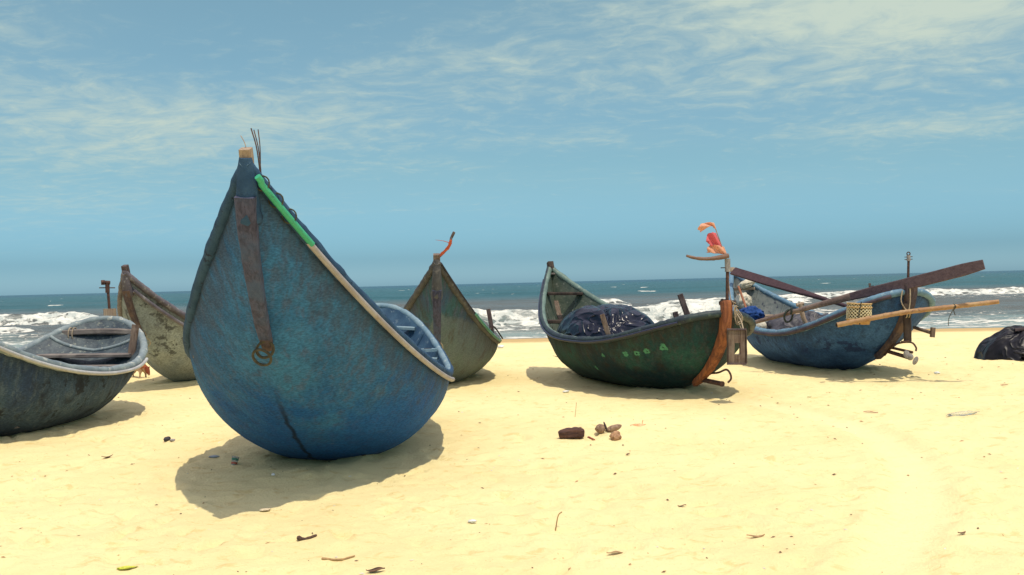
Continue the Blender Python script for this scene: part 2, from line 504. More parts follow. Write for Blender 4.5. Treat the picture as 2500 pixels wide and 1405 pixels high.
class Hull:
    """round-bottomed bamboo fishing boat: tall bow, low waist, blunt raised stern"""
    def __init__(s, key):
        s.p = dict(zip(NAMES, BOATS[key]))
        p = s.p
        q = s.grid(np.linspace(0, 1, 201), 13)
        s.zo = 0.0
        A = s.place(q); B = s.place(q*np.array([1, -1, 1]))
        s.zo = -min(A[..., 2].min(), B[..., 2].min())-.03
        s.key = key
    def curves(s, t):
        p = s.p; t = np.asarray(t, float)
        g = np.where(t < p['sm'], 1-np.clip(1-t/p['sm'], 0, 1)**p['pb'], np.sqrt(np.clip(1-np.clip((t-p['sm'])/(1-p['sm']), 0, 1)**p['ns'], 0, 1)))
        W = p['B']*g
        Zr = p['Hm']+(p['Hb']-p['Hm'])*np.clip(1-t/p['s1'], 0, 1)**p['q1']+(p['Hs']-p['Hm'])*np.clip((t-p['s1'])/(1-p['s1']), 0, 1)**p['q2']
        a = np.clip(1-t/p['s2'], 0, 1); b = np.clip((t-p['s3'])/(1-p['s3']), 0, 1)
        Zk = p['Hb']*(1-(1-a**p['m2'])**(1/p['m2']))+p['Hs']*(1-np.clip(1-b**p['m3'], 0, 1)**(1/p['m3']))
        k1 = np.clip(t/.45, 0, 1); k1 = k1*k1*(3-2*k1); k2 = np.clip((t-.6)/.4, 0, 1); k2 = k2*k2*(3-2*k2)
        K = p['kb']+(p['km']-p['kb'])*k1+(p['ks']-p['km'])*k2
        return p['L']*(.5-t), W, Zr, Zk, K
    def grid(s, t, m):
        Xs, W, Zr, Zk, K = s.curves(t)
        v = np.linspace(0, 1, m); th = v*np.pi/2
        y = W[:, None]*((1-K[:, None])*v+K[:, None]*np.sin(th))
        z = Zk[:, None]+(Zr-Zk)[:, None]*((1-K[:, None])*v+K[:, None]*(1-np.cos(th)))
        return np.stack([np.repeat(Xs[:, None], m, 1), y, z], -1)
    def place(s, q):
        p = s.p; q = np.asarray(q, float)
        c, n = math.cos(p['roll']), math.sin(p['roll'])
        y = q[..., 1]*c-q[..., 2]*n; z = q[..., 1]*n+q[..., 2]*c; x = q[..., 0]
        c, n = math.cos(p['yaw']), math.sin(p['yaw'])
        return np.stack([p['x']+x*c-y*n, p['y']+x*n+y*c, z+s.zo], -1)
    def rim(s, t, side=1, out=0.0, dz=0.0):
        t = np.atleast_1d(np.asarray(t, float))
        Xs, W, Zr, Zk, K = s.curves(t)
        e = 1e-3
        X2, W2, *_ = s.curves(np.clip(t+e, 0, 1)); X1, W1, *_ = s.curves(np.clip(t-e, 0, 1))
        tx, ty = X2-X1, W2-W1
        n = np.hypot(tx, ty)+1e-9
        nx, ny = ty/n, -tx/n
        return s.place(np.stack([Xs+nx*out, side*(W+ny*out), Zr+dz], -1))
    def keel(s, t, out=0.0):
        t = np.atleast_1d(np.asarray(t, float))
        e = 1e-3
        Xs, W, Zr, Zk, K = s.curves(t)
        X2, _, _, Z2, _ = s.curves(np.clip(t+e, 0, 1)); X1, _, _, Z1, _ = s.curves(np.clip(t-e, 0, 1))
        tx, tz = X2-X1, Z2-Z1
        n = np.hypot(tx, tz)+1e-9
        nx, nz = -tz/n, tx/n
        return s.place(np.stack([Xs+nx*out, 0*Xs, Zk+nz*out], -1))
    def loc(s, t, yfrac, z=None, dz=0.0):
        """point inside: fraction of the half width at station t, height z (or rim + dz)"""
        Xs, W, Zr, Zk, K = [float(v) for v in s.curves(t)]
        return s.place(np.array([Xs, W*yfrac, (Zr+dz) if z is None else z]))
    def shell(s, mats, parent, thick=.035):
        n, m = 121, 21
        u = np.linspace(0, 1, n); t = (.5-.5*np.cos(np.pi*u))*.8+.2*u
        G = s.grid(t, m)
        full = np.concatenate([(G*np.array([1, -1, 1]))[:, :0:-1], G], 1)       # starboard rim .. keel .. port rim
        du = np.gradient(full, axis=0); dv = np.gradient(full, axis=1)
        N = np.cross(du, dv); N /= np.maximum(np.linalg.norm(N, axis=-1, keepdims=True), 1e-9)
        ctr = np.array([0, 0, 1.2])
        if (N[n//2, m-1] @ (full[n//2, m-1]-ctr)) < 0: N = -N
        lump = (fbm(full[..., 0]*3.1+20, full[..., 1]*3.3+full[..., 2]*2.9+9, 7, 4, .55)-.5)*.030
        lump *= sstep(t, 0, .06)[:, None]*(1-sstep(t, .96, 1))[:, None]
        O = full+N*lump[..., None]
        I = full-N*thick
        side = np.sign(np.arange(2*m-1)-(m-1))
        I[..., 1] = np.where(I[..., 1]*side < 0, 0, I[..., 1])
        I[:, 0, 2] = full[:, 0, 2]; I[:, -1, 2] = full[:, -1, 2]
        I[..., 2] = np.minimum(I[..., 2], np.maximum(full[:, -1, 2], full[:, 0, 2])[:, None])
        below = np.maximum(full[:, -1, 2], full[:, 0, 2])[:, None]-full[..., 2]
        mb = MB()
        cols_ = 2*m-1
        fq = [(i*cols_+k, (i+1)*cols_+k, (i+1)*cols_+k+1, i*cols_+k+1) for i in range(n-1) for k in range(cols_-1)]
        mb.add(s.place(O).reshape(-1, 3), fq)
        mb.m = 1
        mb.add(s.place(I).reshape(-1, 3), [f[::-1] for f in fq])
        mb.m = 0
        for k in (0, cols_-1):
            vs = [q for i in range(n) for q in (s.place(O[i, k]), s.place(I[i, k]))]
            mb.add(vs, [(2*i, 2*i+2, 2*i+3, 2*i+1) for i in range(n-1)])
        s.I = I; s.t = t
        ob = mb.build('hull', mats, parent)
        bel = np.zeros(len(ob.data.vertices), np.float32); bel[:below.size] = below.ravel()
        ob.data.attributes.new('below_rim', 'FLOAT', 'POINT').data.foreach_set('value', bel)
        return ob
    def underside(s, xs, ys):
        """height of the hull's outside over a set of ground points (inf where there is none)"""
        p = s.p; c, n = math.cos(-p['yaw']), math.sin(-p['yaw'])
        x, y = xs-p['x'], ys-p['y']
        lx, ly = x*c-y*n, np.abs(x*n+y*c)
        t = .5-lx/p['L']; out = np.full(xs.shape, np.inf)
        k = np.round(t*120).astype(int)
        g = s.grid(np.linspace(0, 1, 121), 30)
        for i in range(121):
            mk = (k == i)
            if mk.any(): out[mk] = np.where(ly[mk] <= g[i, -1, 1], np.interp(ly[mk], g[i, :, 1], g[i, :, 2])+s.zo, np.inf)
        return out
    def gunwale(s, m, parent, r=.046, jit=.10, a0=0.0):
        u = np.linspace(a0, 1, 150); t = (.5-.5*np.cos(np.pi*u))*.7+.3*u
        P = np.concatenate([s.rim(t, 1, 0, -.005), s.rim(t[::-1][1:], -1, 0, -.005)])
        k = np.arange(len(P))
        rr = r*(.9+.22*vnoise(k*.35, k*0, 3+len(s.key))+.14*vnoise(k*1.1, k*0, 9))
        mb = MB(); mb.tube(P, rr, 12, jit=jit)
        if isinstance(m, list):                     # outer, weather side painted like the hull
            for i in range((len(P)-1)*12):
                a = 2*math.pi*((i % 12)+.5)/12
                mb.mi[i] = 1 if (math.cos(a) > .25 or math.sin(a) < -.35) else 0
        return mb.build('gunwale', m, parent)
    def rib(s, t, m, parent, r=.022):
        i = int(np.argmin(abs(s.t-t))); mb = MB()
        mb.tube(s.place(s.I[i][1:-1]), r, 6)
        return mb.build('rib', m, parent)
    def half_at(s, t, z):
        """inside half width of the hull at station t, local height z"""
        g = s.grid(np.array([t]), 40)[0]
        return max(0.0, float(np.interp(z, g[:, 2], g[:, 1]))-.045)
    def inside(s, wpt, gap=.03):
        """pull a world point in until it lies inside the hull"""
        p = s.p; c, n = math.cos(-p['yaw']), math.sin(-p['yaw'])
        x, y = wpt[0]-p['x'], wpt[1]-p['y']
        lx, ly, z = x*c-y*n, x*n+y*c, wpt[2]-s.zo
        c, n = math.cos(-p['roll']), math.sin(-p['roll'])
        ly, z = ly*c-z*n, ly*n+z*c
        t = min(max(.5-lx/p['L'], .02), .98)
        hw = max(0.0, s.half_at(t, z)-gap)
        return s.place([lx, min(max(ly, -hw), hw), z])
    def thwart(s, t, m, parent, wid=.14, thk=.035, dz=-.10, bow=0.0, full=False, n=9):
        P = []
        Xs, W, Zr, Zk, K = [float(v) for v in s.curves(t)]
        hw = s.half_at(t, Zr+dz-thk/2)+.012
        if full: hw = W*.97
        for f in np.linspace(-1, 1, n):
            P.append(s.place([Xs, f*hw, Zr+dz+bow*(1-f*f)]))
        mb = MB(); mb.beam(P, wid, thk, (0, 0, 1), jit=.004)
        return mb.build('thwart', m, parent)
    def stem(s, t0, t1, m, parent, w0=.12, w1=.09, thk=.05, name='stem_post', n=16, off=.03):
        tt = np.linspace(t0, t1, n)
        P = s.keel(tt, off)
        mb = MB(); mb.beam(P, np.linspace(w0, w1, n), thk, s.fwd(), jit=.004)
        return mb.build(name, m, parent)
    def fwd(s):
        return np.array([math.cos(s.p['yaw']), math.sin(s.p['yaw']), .15])
    def head(s, m, parent, w=.08, h=.16, thk=.09, lean=.12):
        tip = s.rim(0)[0]; f = s.fwd(); f[2] = 0
        mb = MB()
        a = tip-np.array([0, 0, .06])-f*.06; b = tip+np.array([0, 0, h])-f*.06*lean
        mb.beam(smooth_path([a, b], 4), [w*.95, w, w*1.03, w], thk, f, ch=.12, jit=.004)
        return mb.build('stem_head', m, parent)
    def cap(s, m, parent, r0=.05, r1=.085, t1=.02):
        tip = s.rim(0)[0]
        P = np.vstack([[tip+np.array([0, 0, .03])], s.keel(np.linspace(0.0015, t1, 7), -.02)])
        mb = MB(); mb.tube(P, np.linspace(r0, r1, len(P))*np.array([.75]+[1]*(len(P)-2)+[.8]), 12, jit=.08)
        return mb.build('stem_cap', m, parent)


# ================================================================ the beach
def axis_steps(segs):
    out = [segs[0][0]]
    for a, b, st in segs:
        n = max(1, int(round((b-a)/st)))
        out.extend(list(a+(b-a)*np.arange(1, n+1)/n))
    return np.array(out)
gx = axis_steps([(-400, -60, 20), (-60, -20, 2.0), (-20, -9, .22), (-9, 9, .042), (9, 20, .22), (20, 60, 2.0), (60, 400, 20)])
gy = axis_steps([(-40, -2, 2.0), (-2, 2.5, .3), (2.5, 8, .036), (8, 13, .055), (13, 20, .09), (20, 50, .4)])
X, Y = np.meshgrid(gx, gy)
def track_x(y):
    """the dragged path that curves over the sand on the right"""
    return np.interp(y, [2.0, 4.5, 5.0, 6.0, 7.0, 8.0, 9.0, 10.0, 11.5, 13.0, 15.0], [.9, 1.5, 1.85, 2.45, 2.9, 3.2, 3.35, 3.35, 3.1, 2.4, 1.0])
off = X-track_x(Y)
TR = np.exp(-(off/.20)**4)*sstep(Y, 1.5, 4)*(1-sstep(Y, 12, 14))
Z = (fbm(X*.30, Y*.30, 3, 3)-.5)*.05
# wind-worn hummocks and trampled pocks
hum = (fbm(X*1.6, Y*1.9, 11, 4, .55)-.5)
Z = Z + hum*.047*(1-TR*.8)
Z = Z + (fbm(X*6.5, Y*7.5, 21, 3, .6)-.5)*.034*(1-TR*.6)
near = (np.abs(X) < 22)
fp = np.zeros_like(Z)
ixs = np.searchsorted
for _ in range(4200):
    yy = 2.6+ (rng.random()**1.2)*22; xx = (rng.random()*2-1)*(3+.62*yy)
    a = rng.random()*6.283; l, wd, dp = rng.uniform(.09, .17), rng.uniform(.04, .075), rng.uniform(.007, .023)
    i0, i1 = ixs(gx, xx-.4), ixs(gx, xx+.4); j0, j1 = ixs(gy, yy-.4), ixs(gy, yy+.4)
    if i1-i0 < 2 or j1-j0 < 2: continue
    sx, sy = X[j0:j1, i0:i1]-xx, Y[j0:j1, i0:i1]-yy
    u, v = sx*math.cos(a)+sy*math.sin(a), -sx*math.sin(a)+sy*math.cos(a)
    q = np.sqrt((u/l)**2+(v/wd)**2)
    fp[j0:j1, i0:i1] += dp*(-np.exp(-q**4)+.55*np.exp(-((q-1.35)/.35)**2))
Z = Z + fp*(1-TR*.9) - TR*.030 + TR*.004*np.sin(off*60)
edge = np.exp(-((np.abs(off)-.33)/.08)**2)*sstep(Y, 1.5, 4)*(1-sstep(Y, 12, 14))
Z = Z + edge*.016
Z = Z*(1-sstep(Y, 30, 42)*.85)
Z = Z + beach_base(Y)
# sand banked up where the hulls have settled
for key in BOATS:
    h_ = Hull(key); kk = h_.keel(np.linspace(h_.p['s2']*.8, h_.p['s3']*1.05, 40))
    x0, x1, y0, y1 = kk[:, 0].min()-1.4, kk[:, 0].max()+1.4, kk[:, 1].min()-1.4, kk[:, 1].max()+1.4
    i0, i1, j0, j1 = ixs(gx, x0), ixs(gx, x1), ixs(gy, y0), ixs(gy, y1)
    sx, sy = X[j0:j1, i0:i1], Y[j0:j1, i0:i1]
    un = h_.underside(sx, sy)
    dk = np.min(np.hypot(sx[..., None]-kk[:, 0], sy[..., None]-kk[:, 1]), -1)
    bank = (.020+.055*fbm(sx*2.3, sy*2.3, 37, 3))*np.exp(-(np.maximum(dk-.32, 0)/.26)**2)
    Z[j0:j1, i0:i1] = np.minimum(Z[j0:j1, i0:i1]+bank, un+.012)
# the waterline wanders a little
Z = Z + sstep(Y, 34, 42)*(fbm(X*.12, Y*.05, 5, 2)-.5)*.16
m, t, b, out = mat('dry_sand')
c = objc(t)
px_, py_, pz_ = t.sep(c)
big = t.noise(c, .55, 5, .6); mid = t.noise(t.mapping(c, (1, 1.5, 1)), 5.2, 7, .64, .6); grain = t.noise(c, 190, 3, .7); g2 = t.noise(c, 38, 5, .65)
sc_ = t.mix(t.ss(big, .35, .65), (.80, .660, .330), (.845, .715, .37))
sc_ = t.mix(t.math('MULTIPLY', t.ss(mid, .55, .67), .55), sc_, (.66, .47, .18))
sc_ = t.mix(t.math('MULTIPLY', t.ss(grain, .60, .78), .28), sc_, (.42, .29, .14))
sc_ = t.mix(t.math('MULTIPLY', t.ss(g2, .63, .70), .55), sc_, (.52, .33, .14))
trk = t.new('ShaderNodeAttribute', attribute_name='track').outputs['Fac']
sc_ = t.mix(t.math('MULTIPLY', trk, .55), sc_, (.86, .74, .41))
wet = t.math('ADD', pz_, t.math('MULTIPLY', t.math('SUBTRACT', mid, .5), .10))
dmp = t.ss(wet, -.34, -.62)
sc_ = t.mix(t.math('MULTIPLY', dmp, .88), sc_, (.47, .315, .135))
wt = t.ss(wet, -.88, -.97)
sc_ = t.mix(t.math('MULTIPLY', wt, .8), sc_, (.30, .20, .09))
setp(t, b, sc_, t.mix(wt, (.95,)*3, (.35,)*3), .12)
bump(t, b, t.math('ADD', t.math('MULTIPLY', grain, .3), t.math('ADD', g2, mid)), .016, .8)
SAND = m
me = bpy.data.meshes.new('beach')
nx, ny = len(gx), len(gy)
V = np.stack([X, Y, Z], -1).reshape(-1, 3)
idx = np.arange(nx*ny).reshape(ny, nx)
Fq = np.stack([idx[:-1, :-1], idx[:-1, 1:], idx[1:, 1:], idx[1:, :-1]], -1).reshape(-1, 4)
def grid_mesh(me, V, Fq):
    me.vertices.add(len(V)); me.vertices.foreach_set('co', V.astype(np.float32).ravel())
    me.loops.add(len(Fq)*4); me.loops.foreach_set('vertex_index', Fq.astype(np.int32).ravel())
    me.polygons.add(len(Fq)); me.polygons.foreach_set('loop_start', np.arange(0, len(Fq)*4, 4, dtype=np.int32))
    me.polygons.foreach_set('loop_total', np.full(len(Fq), 4, dtype=np.int32))
    me.update(calc_edges=True); me.validate()
    me.polygons.foreach_set('use_smooth', np.ones(len(Fq), dtype=bool))
grid_mesh(me, V, Fq)
me.attributes.new('track', 'FLOAT', 'POINT').data.foreach_set('value', np.clip(TR, 0, 1).astype(np.float32).ravel())
me.materials.append(SAND)
ob = bpy.data.objects.new('beach', me); col.objects.link(ob); ob['kind'] = 'structure'
def sand_at(x, y):
    j = min(max(int(np.searchsorted(gy, y)), 1), ny-1); i = min(max(int(np.searchsorted(gx, x)), 1), nx-1)
    fx, fy = (x-gx[i-1])/(gx[i]-gx[i-1]), (y-gy[j-1])/(gy[j]-gy[j-1])
    return float((Z[j-1, i-1]*(1-fx)+Z[j-1, i]*fx)*(1-fy)+(Z[j, i-1]*(1-fx)+Z[j, i]*fx)*fy)
def on_sand(px, py):
    v = ray(px, py); z = 0.0
    for _ in range(3):
        k = (z-EYE)/v[2]; p = v*k; z = sand_at(p[0], p[1])
    return np.array([p[0], p[1], z])

# ================================================================ the sea
sy_ = np.concatenate([np.arange(36, 70, .22), np.arange(70, 125, .40), 125*1.02**np.arange(0, 240)])
sy_ = sy_[sy_ < 14000]
st_ = np.linspace(-.85, .85, 560)
SY, ST = np.meshgrid(sy_, st_, indexing='ij')
SX = ST*SY*(1+.0*SY)
H = np.zeros_like(SX); foam = np.zeros_like(SX)
amp = sstep(SY, 46, 62)
ph = fbm(SX*.02, SY*.03, 31, 3)*9
H += amp*.16*np.sin(SY*2*np.pi/15+ph)*(1-sstep(SY, 300, 900)*.5)
H += amp*.10*np.sin(SY*2*np.pi/8.3+SX*.06+ph*1.7)*(1-sstep(SY, 200, 500))
H += (fbm(SX*.35, SY*.7, 41, 3)-.5)*.16*(.35+.65*amp)*(1-sstep(SY, 300, 800))
H += (fbm(SX*1.3, SY*2.2, 43, 3)-.5)*.07*(1-sstep(SY, 110, 160))
def breaker(x0, x1, y0, A, wd, soft, seed, slant=0.0, tail=1.0):
    """a breaking wave: steep white front toward the beach, long back"""
    global H, foam
    env = sstep(SX, x0-soft, x0+soft)*(1-sstep(SX, x1-soft, x1+soft))
    env = env*(.72+.5*fbm(SX*.16, SX*0+seed, seed, 3))
    yc = y0+slant*(SX-(x0+x1)/2)+(fbm(SX*.09, SX*0, seed+5, 3)-.5)*5.0+(fbm(SX*.8, SX*0, seed+6, 2)-.5)*.8
    tt = (SY-yc)/wd
    prof = np.where(tt < 0, np.exp(-(tt/.42)**2), np.exp(-(tt/1.25)**2))
    lump = fbm(SX*1.5, SY*1.5, seed+9, 4, .6)
    H = H + A*env*prof*(.93+.0*lump)
    fr = np.where(tt < 0, np.exp(-(tt/.80)**4), np.exp(-(tt/.22)**2))*sstep(env, .12, .40)
    fr2 = np.where(tt < 0, np.exp(-(tt/(3.2*tail))**2), 0)*.42*sstep(env, .1, .6)
    foam = np.maximum(foam, np.maximum(fr*.56, fr2))
    H = H + fr*(lump-.4)*.42*A*env
breaker(-9.0, 13.5, 55.5, .98, 2.2, 1.6, 101, .02)
breaker(-70, -33.5, 80, 1.05, 3.0, 2.5, 151, -.03)
breaker(-62, -33.8, 68, .40, 1.6, 1.5, 161)
breaker(28.5, 130, 107, .72, 3.2, 2.5, 201, .0, 1.8)
breaker(13.5, 27, 93, .36, 2.2, 3.0, 211, .02)
breaker(-24, -17, 92, .7, 2.4, 2.0, 221)
breaker(7.6, 11.2, 98, .8, 2.2, 1.0, 231)
breaker(19, 70, 50.5, .09, .9, 5.0, 241, .01, 1.6)
breaker(-60, -14, 52.0, .10, .9, 5.0, 251, .0, 1.6)
# wash and lacework between the breakers and the sand
wash = np.exp(-((SY-(44.8+(fbm(SX*.12, SX*0, 61, 3)-.5)*3))/1.0)**2)*.50
lace = sstep(SY, 44, 47)*(1-sstep(SY, 58, 76))*(.10+.34*fbm(SX*.10, SY*.16, 63, 3))
lace = lace + np.exp(-(((SX-17.5)/5)**2+((SY-68)/7)**2))*.36
foam = np.maximum(foam, np.maximum(wash, lace))
# scattered white horses farther out
far = fbm(SX*.11, SY*.055, 71, 2); fl = vnoise(SX*.45, SY*.16, 73)
foam = np.maximum(foam, sstep(far*.5+fl*.5, .80, .86)*sstep(SY, 100, 130)*(1-sstep(SY, 500, 1200))*.75)
H = H*sstep(SY, 43.2, 49)+WATER+.0*SY
# swash thins out on the sand
V = np.stack([SX, SY, H], -1).reshape(-1, 3)
nr, nc = SX.shape
idx = np.arange(nr*nc).reshape(nr, nc)
Fq = np.stack([idx[:-1, :-1], idx[:-1, 1:], idx[1:, 1:], idx[1:, :-1]], -1).reshape(-1, 4)
me = bpy.data.meshes.new('sea')
grid_mesh(me, V, Fq)
at_ = me.attributes.new('foam', 'FLOAT', 'POINT')
at_.data.foreach_set('value', foam.astype(np.float32).ravel())
m, t, b, out = mat('sea_water')
c = objc(t)
sx, sy, sz = t.sep(c)
fa = t.new('ShaderNodeAttribute', attribute_name='foam').outputs['Fac']
n1 = t.noise(t.mapping(c, (.05, .09, .05)), 1.0, 6, .6)
dist = t.math('ADD', sy, t.math('MULTIPLY', t.math('SUBTRACT', n1, .5), 60))
shore = t.ss(dist, 62, 47)
deep = t.ss(dist, 110, 190)
wc = t.mix(deep, (.104, .112, .104), (.008, .068, .078))
deeper = t.ss(sy, 300, 1800)
wc = t.mix(deeper, wc, (.005, .050, .090))
wc = t.mix(t.math('MULTIPLY', shore, .8), wc, (.25, .33, .30))
patch_ = t.noise(t.mapping(c, (.012, .05, .05)), 1.0, 5, .6)
wc = t.mix(t.math('MULTIPLY', t.ss(patch_, .45, .7), .35), wc, (.06, .085, .09))
fn = t.noise(t.mapping(c, (.9, 1.5, 1)), 1.0, 8, .68, .8)
vo = t.new('ShaderNodeTexVoronoi', feature='DISTANCE_TO_EDGE'); vo.inputs['Scale'].default_value = .85
t.put(vo.inputs['Vector'], t.vmath('ADD', t.mapping(c, (.8, 1.3, 0)), t.vmath('MULTIPLY', t.noise(c, .6, 4, .6, out=1), (1.8, 1.8, 0))))
lacef = t.ss(vo.outputs[0], .16, .0)
fm = t.math('ADD', t.math('MULTIPLY', fn, .75), t.math('MULTIPLY', lacef, .35))
mask = t.math('ADD', fm, t.math('MULTIPLY', fa, 1.1))
mask = t.ss(mask, .86, 1.04)
wcol = t.mix(mask, wc, t.mix(t.ss(fn, .38, .62), (.46, .50, .46), (.82, .80, .70)))
setp(t, b, wcol, t.mix(mask, (.26,)*3, (.9,)*3), .09)
b.inputs['IOR'].default_value = 1.33
nearb = t.noise(t.mapping(c, (.8, 1.7, 1)), 1.6, 6, .6, .5)
bn = t.noise(t.mapping(c, (.10, .34, .1)), 1.0, 7, .62, .4)
bump(t, b, t.math('ADD', t.math('MULTIPLY', nearb, .25), t.math('ADD', bn, t.math('MULTIPLY', t.math('MULTIPLY', fn, mask), .5))), .6, .8)
me.materials.append(m)
ob = bpy.data.objects.new('sea', me); col.objects.link(ob); ob['kind'] = 'structure'

# ================================================================ the boats
def ring(c, r, wire, ax, m, parent, name='rope_ring', sx=1.0, jit=.1):
    a = np.linspace(0, 2*np.pi, 22)[:-1]
    mb = MB()
    mb.tube([np.asarray(c)+ax[0]*math.cos(q)*r*sx+ax[1]*math.sin(q)*r for q in a], wire, 6, loop=True, jit=jit)
    return mb.build(name, m, parent)

EX, EY, EZ = np.eye(3)

# -- materials shared by the boats
grey_wood = wood_mat('grey_wood', (.19, .165, .15), (.10, .085, .078), (.26, .23, .20), 'Y')
grey_wood_z = wood_mat('grey_wood_upright', (.19, .14, .105), (.10, .065, .05), (.26, .21, .165), 'Z')
brown_wood = wood_mat('brown_wood', (.085, .063, .070), (.042, .031, .036), (.12, .095, .095), 'X')
brown_wood_z = wood_mat('brown_wood_upright', (.11, .078, .075), (.052, .037, .037), (.15, .12, .11), 'Z')
stem_wood = wood_mat('stem_wood', (.078, .078, .125), (.038, .038, .064), (.055, .090, .165), 'Z')
rust_wood = wood_mat('rust_stained_wood', (.095, .072, .080), (.048, .036, .044), (.14, .088, .065), 'Z')
orange_wood = wood_mat('fresh_orange_wood', (.34, .125, .050), (.17, .058, .028), (.05, .022, .018), 'Z', .8)
dark_wood = wood_mat('dark_wood', (.055, .038, .030), (.025, .018, .017), (.10, .07, .05), 'Z')
pale_wood = wood_mat('pale_wood', (.40, .305, .21), (.28, .20, .14), (.22, .16, .11), 'Z')
bamboo = mottle_mat('bamboo', (.42, .27, .13), (.30, .155, .07), 6, .55, (1, 1, 1), (.17, .085, .05))
rope_m = mottle_mat('old_rope', (.09, .080, .052), (.05, .045, .030), 30, .9)
pale_rope = mottle_mat('pale_rope', (.42, .34, .23), (.28, .22, .15), 30, .9)
dark_rope = mottle_mat('dark_rope', (.045, .055, .045), (.02, .03, .03), 30, .9)
pvc = mottle_mat('weathered_pvc', (.36, .335, .32), (.27, .24, .23), 4, .5, c3=(.26, .21, .18), spec=.4, fineamt=.1)
white_pipe_m = mottle_mat('white_pipe', (.46, .46, .44), (.36, .35, .34), 4, .45, c3=(.4, .36, .30), fineamt=.1)
green_pipe = mottle_mat('green_sleeve', (.055, .40, .22), (.045, .33, .18), 7, .5, c3=(.04, .24, .14), fineamt=.15)
teal_pipe = mottle_mat('teal_hose', (.10, .30, .22), (.06, .20, .15), 8, .5)
black_pipe = mottle_mat('black_hose', (.02, .02, .03), (.04, .04, .06), 8, .5)
rust = mottle_mat('rusty_iron', (.10, .05, .035), (.045, .028, .026), 18, .8, c3=(.19, .09, .05))
grey_metal = mottle_mat('grey_metal', (.32, .30, .28), (.20, .19, .19), 14, .5, c3=(.2, .11, .07))

# ---------------------------------------------------------------- the big blue boat
b = Hull('blue')
root = thing('fishing_boat', 'largest boat, weathered blue hull with towering bow and green sleeved rail, in front', 'boat', (b.p['x'], b.p['y'], 0), b.p['yaw'])
blue_out = hull_mat('blue_hull_paint', (.032, .130, .290), (.048, .180, .365), (.072, .125, .230), low=(.010, .098, .375), lowz=.60, stain=(.036, .060, .110),
                    stain_amt=.34, fleck=(.34, .46, .55), rimstain_crease=.75, rimcol=(.058, .085, .135), seam=(.012, .014, .02), fleckt=.70)
blue_in = mottle_mat('blue_hull_inside', (.025, .065, .12), (.05, .11, .17), 6, .6, c3=(.15, .21, .25))
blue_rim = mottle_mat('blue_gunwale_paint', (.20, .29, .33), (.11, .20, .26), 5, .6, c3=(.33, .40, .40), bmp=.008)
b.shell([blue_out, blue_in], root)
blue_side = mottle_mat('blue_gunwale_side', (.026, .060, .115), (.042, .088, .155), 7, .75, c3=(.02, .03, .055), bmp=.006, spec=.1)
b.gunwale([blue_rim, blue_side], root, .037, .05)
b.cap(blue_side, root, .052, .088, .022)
b.head(pale_wood, root, .068, .085, .08)
sp_ = b.stem(.0082, .108, stem_wood, root, .125, .085, .055)
e_ = b.keel(.108, .035)[0]
mb = MB(); mb.beam(b.keel(np.linspace(.104, .121, 5), .028), [.085, .08, .075, .07, .06], .05, b.fwd(), jit=.006); mb.build('stem_foot', rust_wood, sp_)
f = b.keel(.116, .075)[0]
ring(f, .056, .010, (unit([1, .1, .25]), unit([-.1, -.25, .95])), rope_m, root)
ring(f+np.array([-.015, -.03, -.050]), .054, .010, (unit([1, .1, -.35]), unit([.2, -.35, .9])), rope_m, root, sx=1.15)
mb = MB(); mb.tube(b.rim(np.linspace(.070, .51, 60), 1, .040, -.055), .021, 8)
mb.build('rub_rail', pvc, root)['label'] = 'pale plastic pipe rail under the gunwale'
mb = MB(); mb.tube(np.vstack([b.rim(np.linspace(.0045, .008, 3), 1, .075, -.055), b.rim(np.linspace(.012, .074, 20), 1,   .048, -.050)]), .021, 10)
o = mb.build('rail_sleeve', green_pipe, root); o['label'] = 'bright green sleeve on the bow end of the rail'
for t_ in (.014, .030, .046):
    mb = MB(); q = b.rim(t_, 1, .035, -.03)[0]; mb2 = [q+EX*.045*math.cos(a)+EZ*.045*math.sin(a) for a in np.linspace(0, 6.283, 15)[:-1]]
    mb.tube(mb2, .005, 5, loop=True); mb.build('rail_lashing', rope_m, root)
for t_ in (.30, .48, .66): b.thwart(t_, grey_wood, root)
b.thwart(.93, blue_rim, root, .13, .04, -.05)
b.thwart(.775, blue_rim, root, .12, .04, -.06)
q = b.loc(.785, .84, dz=.0)
mb = MB(); mb.box(q+np.array([0, 0, .02]), (.17, .15, .03), (unit([1, .2, 0]), unit([-.2, 1, 0]), EZ), ch=.3)
o = mb.build('oarlock_plate', blue_rim, root)
mb = MB(); mb.box(q+np.array([-.01, 0, .0385]), (.08, .03, .006), (unit([1, .2, 0]), unit([-.2, 1, 0]), EZ)); mb.build('slot', black_pipe, o)
for t_ in (.22, .4, .58, .76, .9): b.rib(t_, blue_in, root)

BLUE = b
tipb = b.rim(0)[0]
for i, (pa, pb_, dst, lab, m_, r_) in enumerate([((636, 412), (613, 314), 6.02, 'leftmost dark wire of the bundle leaning back behind the tall blue bow', rust, .0042),
                                       ((638, 412), (620, 318), 6.05, 'middle dark wire of the bundle behind the tall blue bow', rust, .0036),
                                       ((635, 410), (630, 317), 6.08, 'rightmost, most upright dark wire behind the tall blue bow', rust, .0036),
                                       ((604, 372), (588, 332), 5.95, 'short thin straw sticking up left of the pale bow block', pale_wood, .0028)]):
    P = smooth_path([at(*pa, dst)-np.array([0, 0, .06 if i < 3 else .03]), (at(*pa, dst)+at(*pb_, dst))/2+np.array([.006, 0, 0]), at(*pb_, dst+.05)], 8)
    mb = MB(); mb.tube(P, r_, 5)
    tag(mb.build('wire_rod' if i < 3 else 'straw', m_, None, P[0]), lab, 'wire' if i < 3 else 'straw', 'thin wires tucked behind the blue bow' if i < 3 else None)

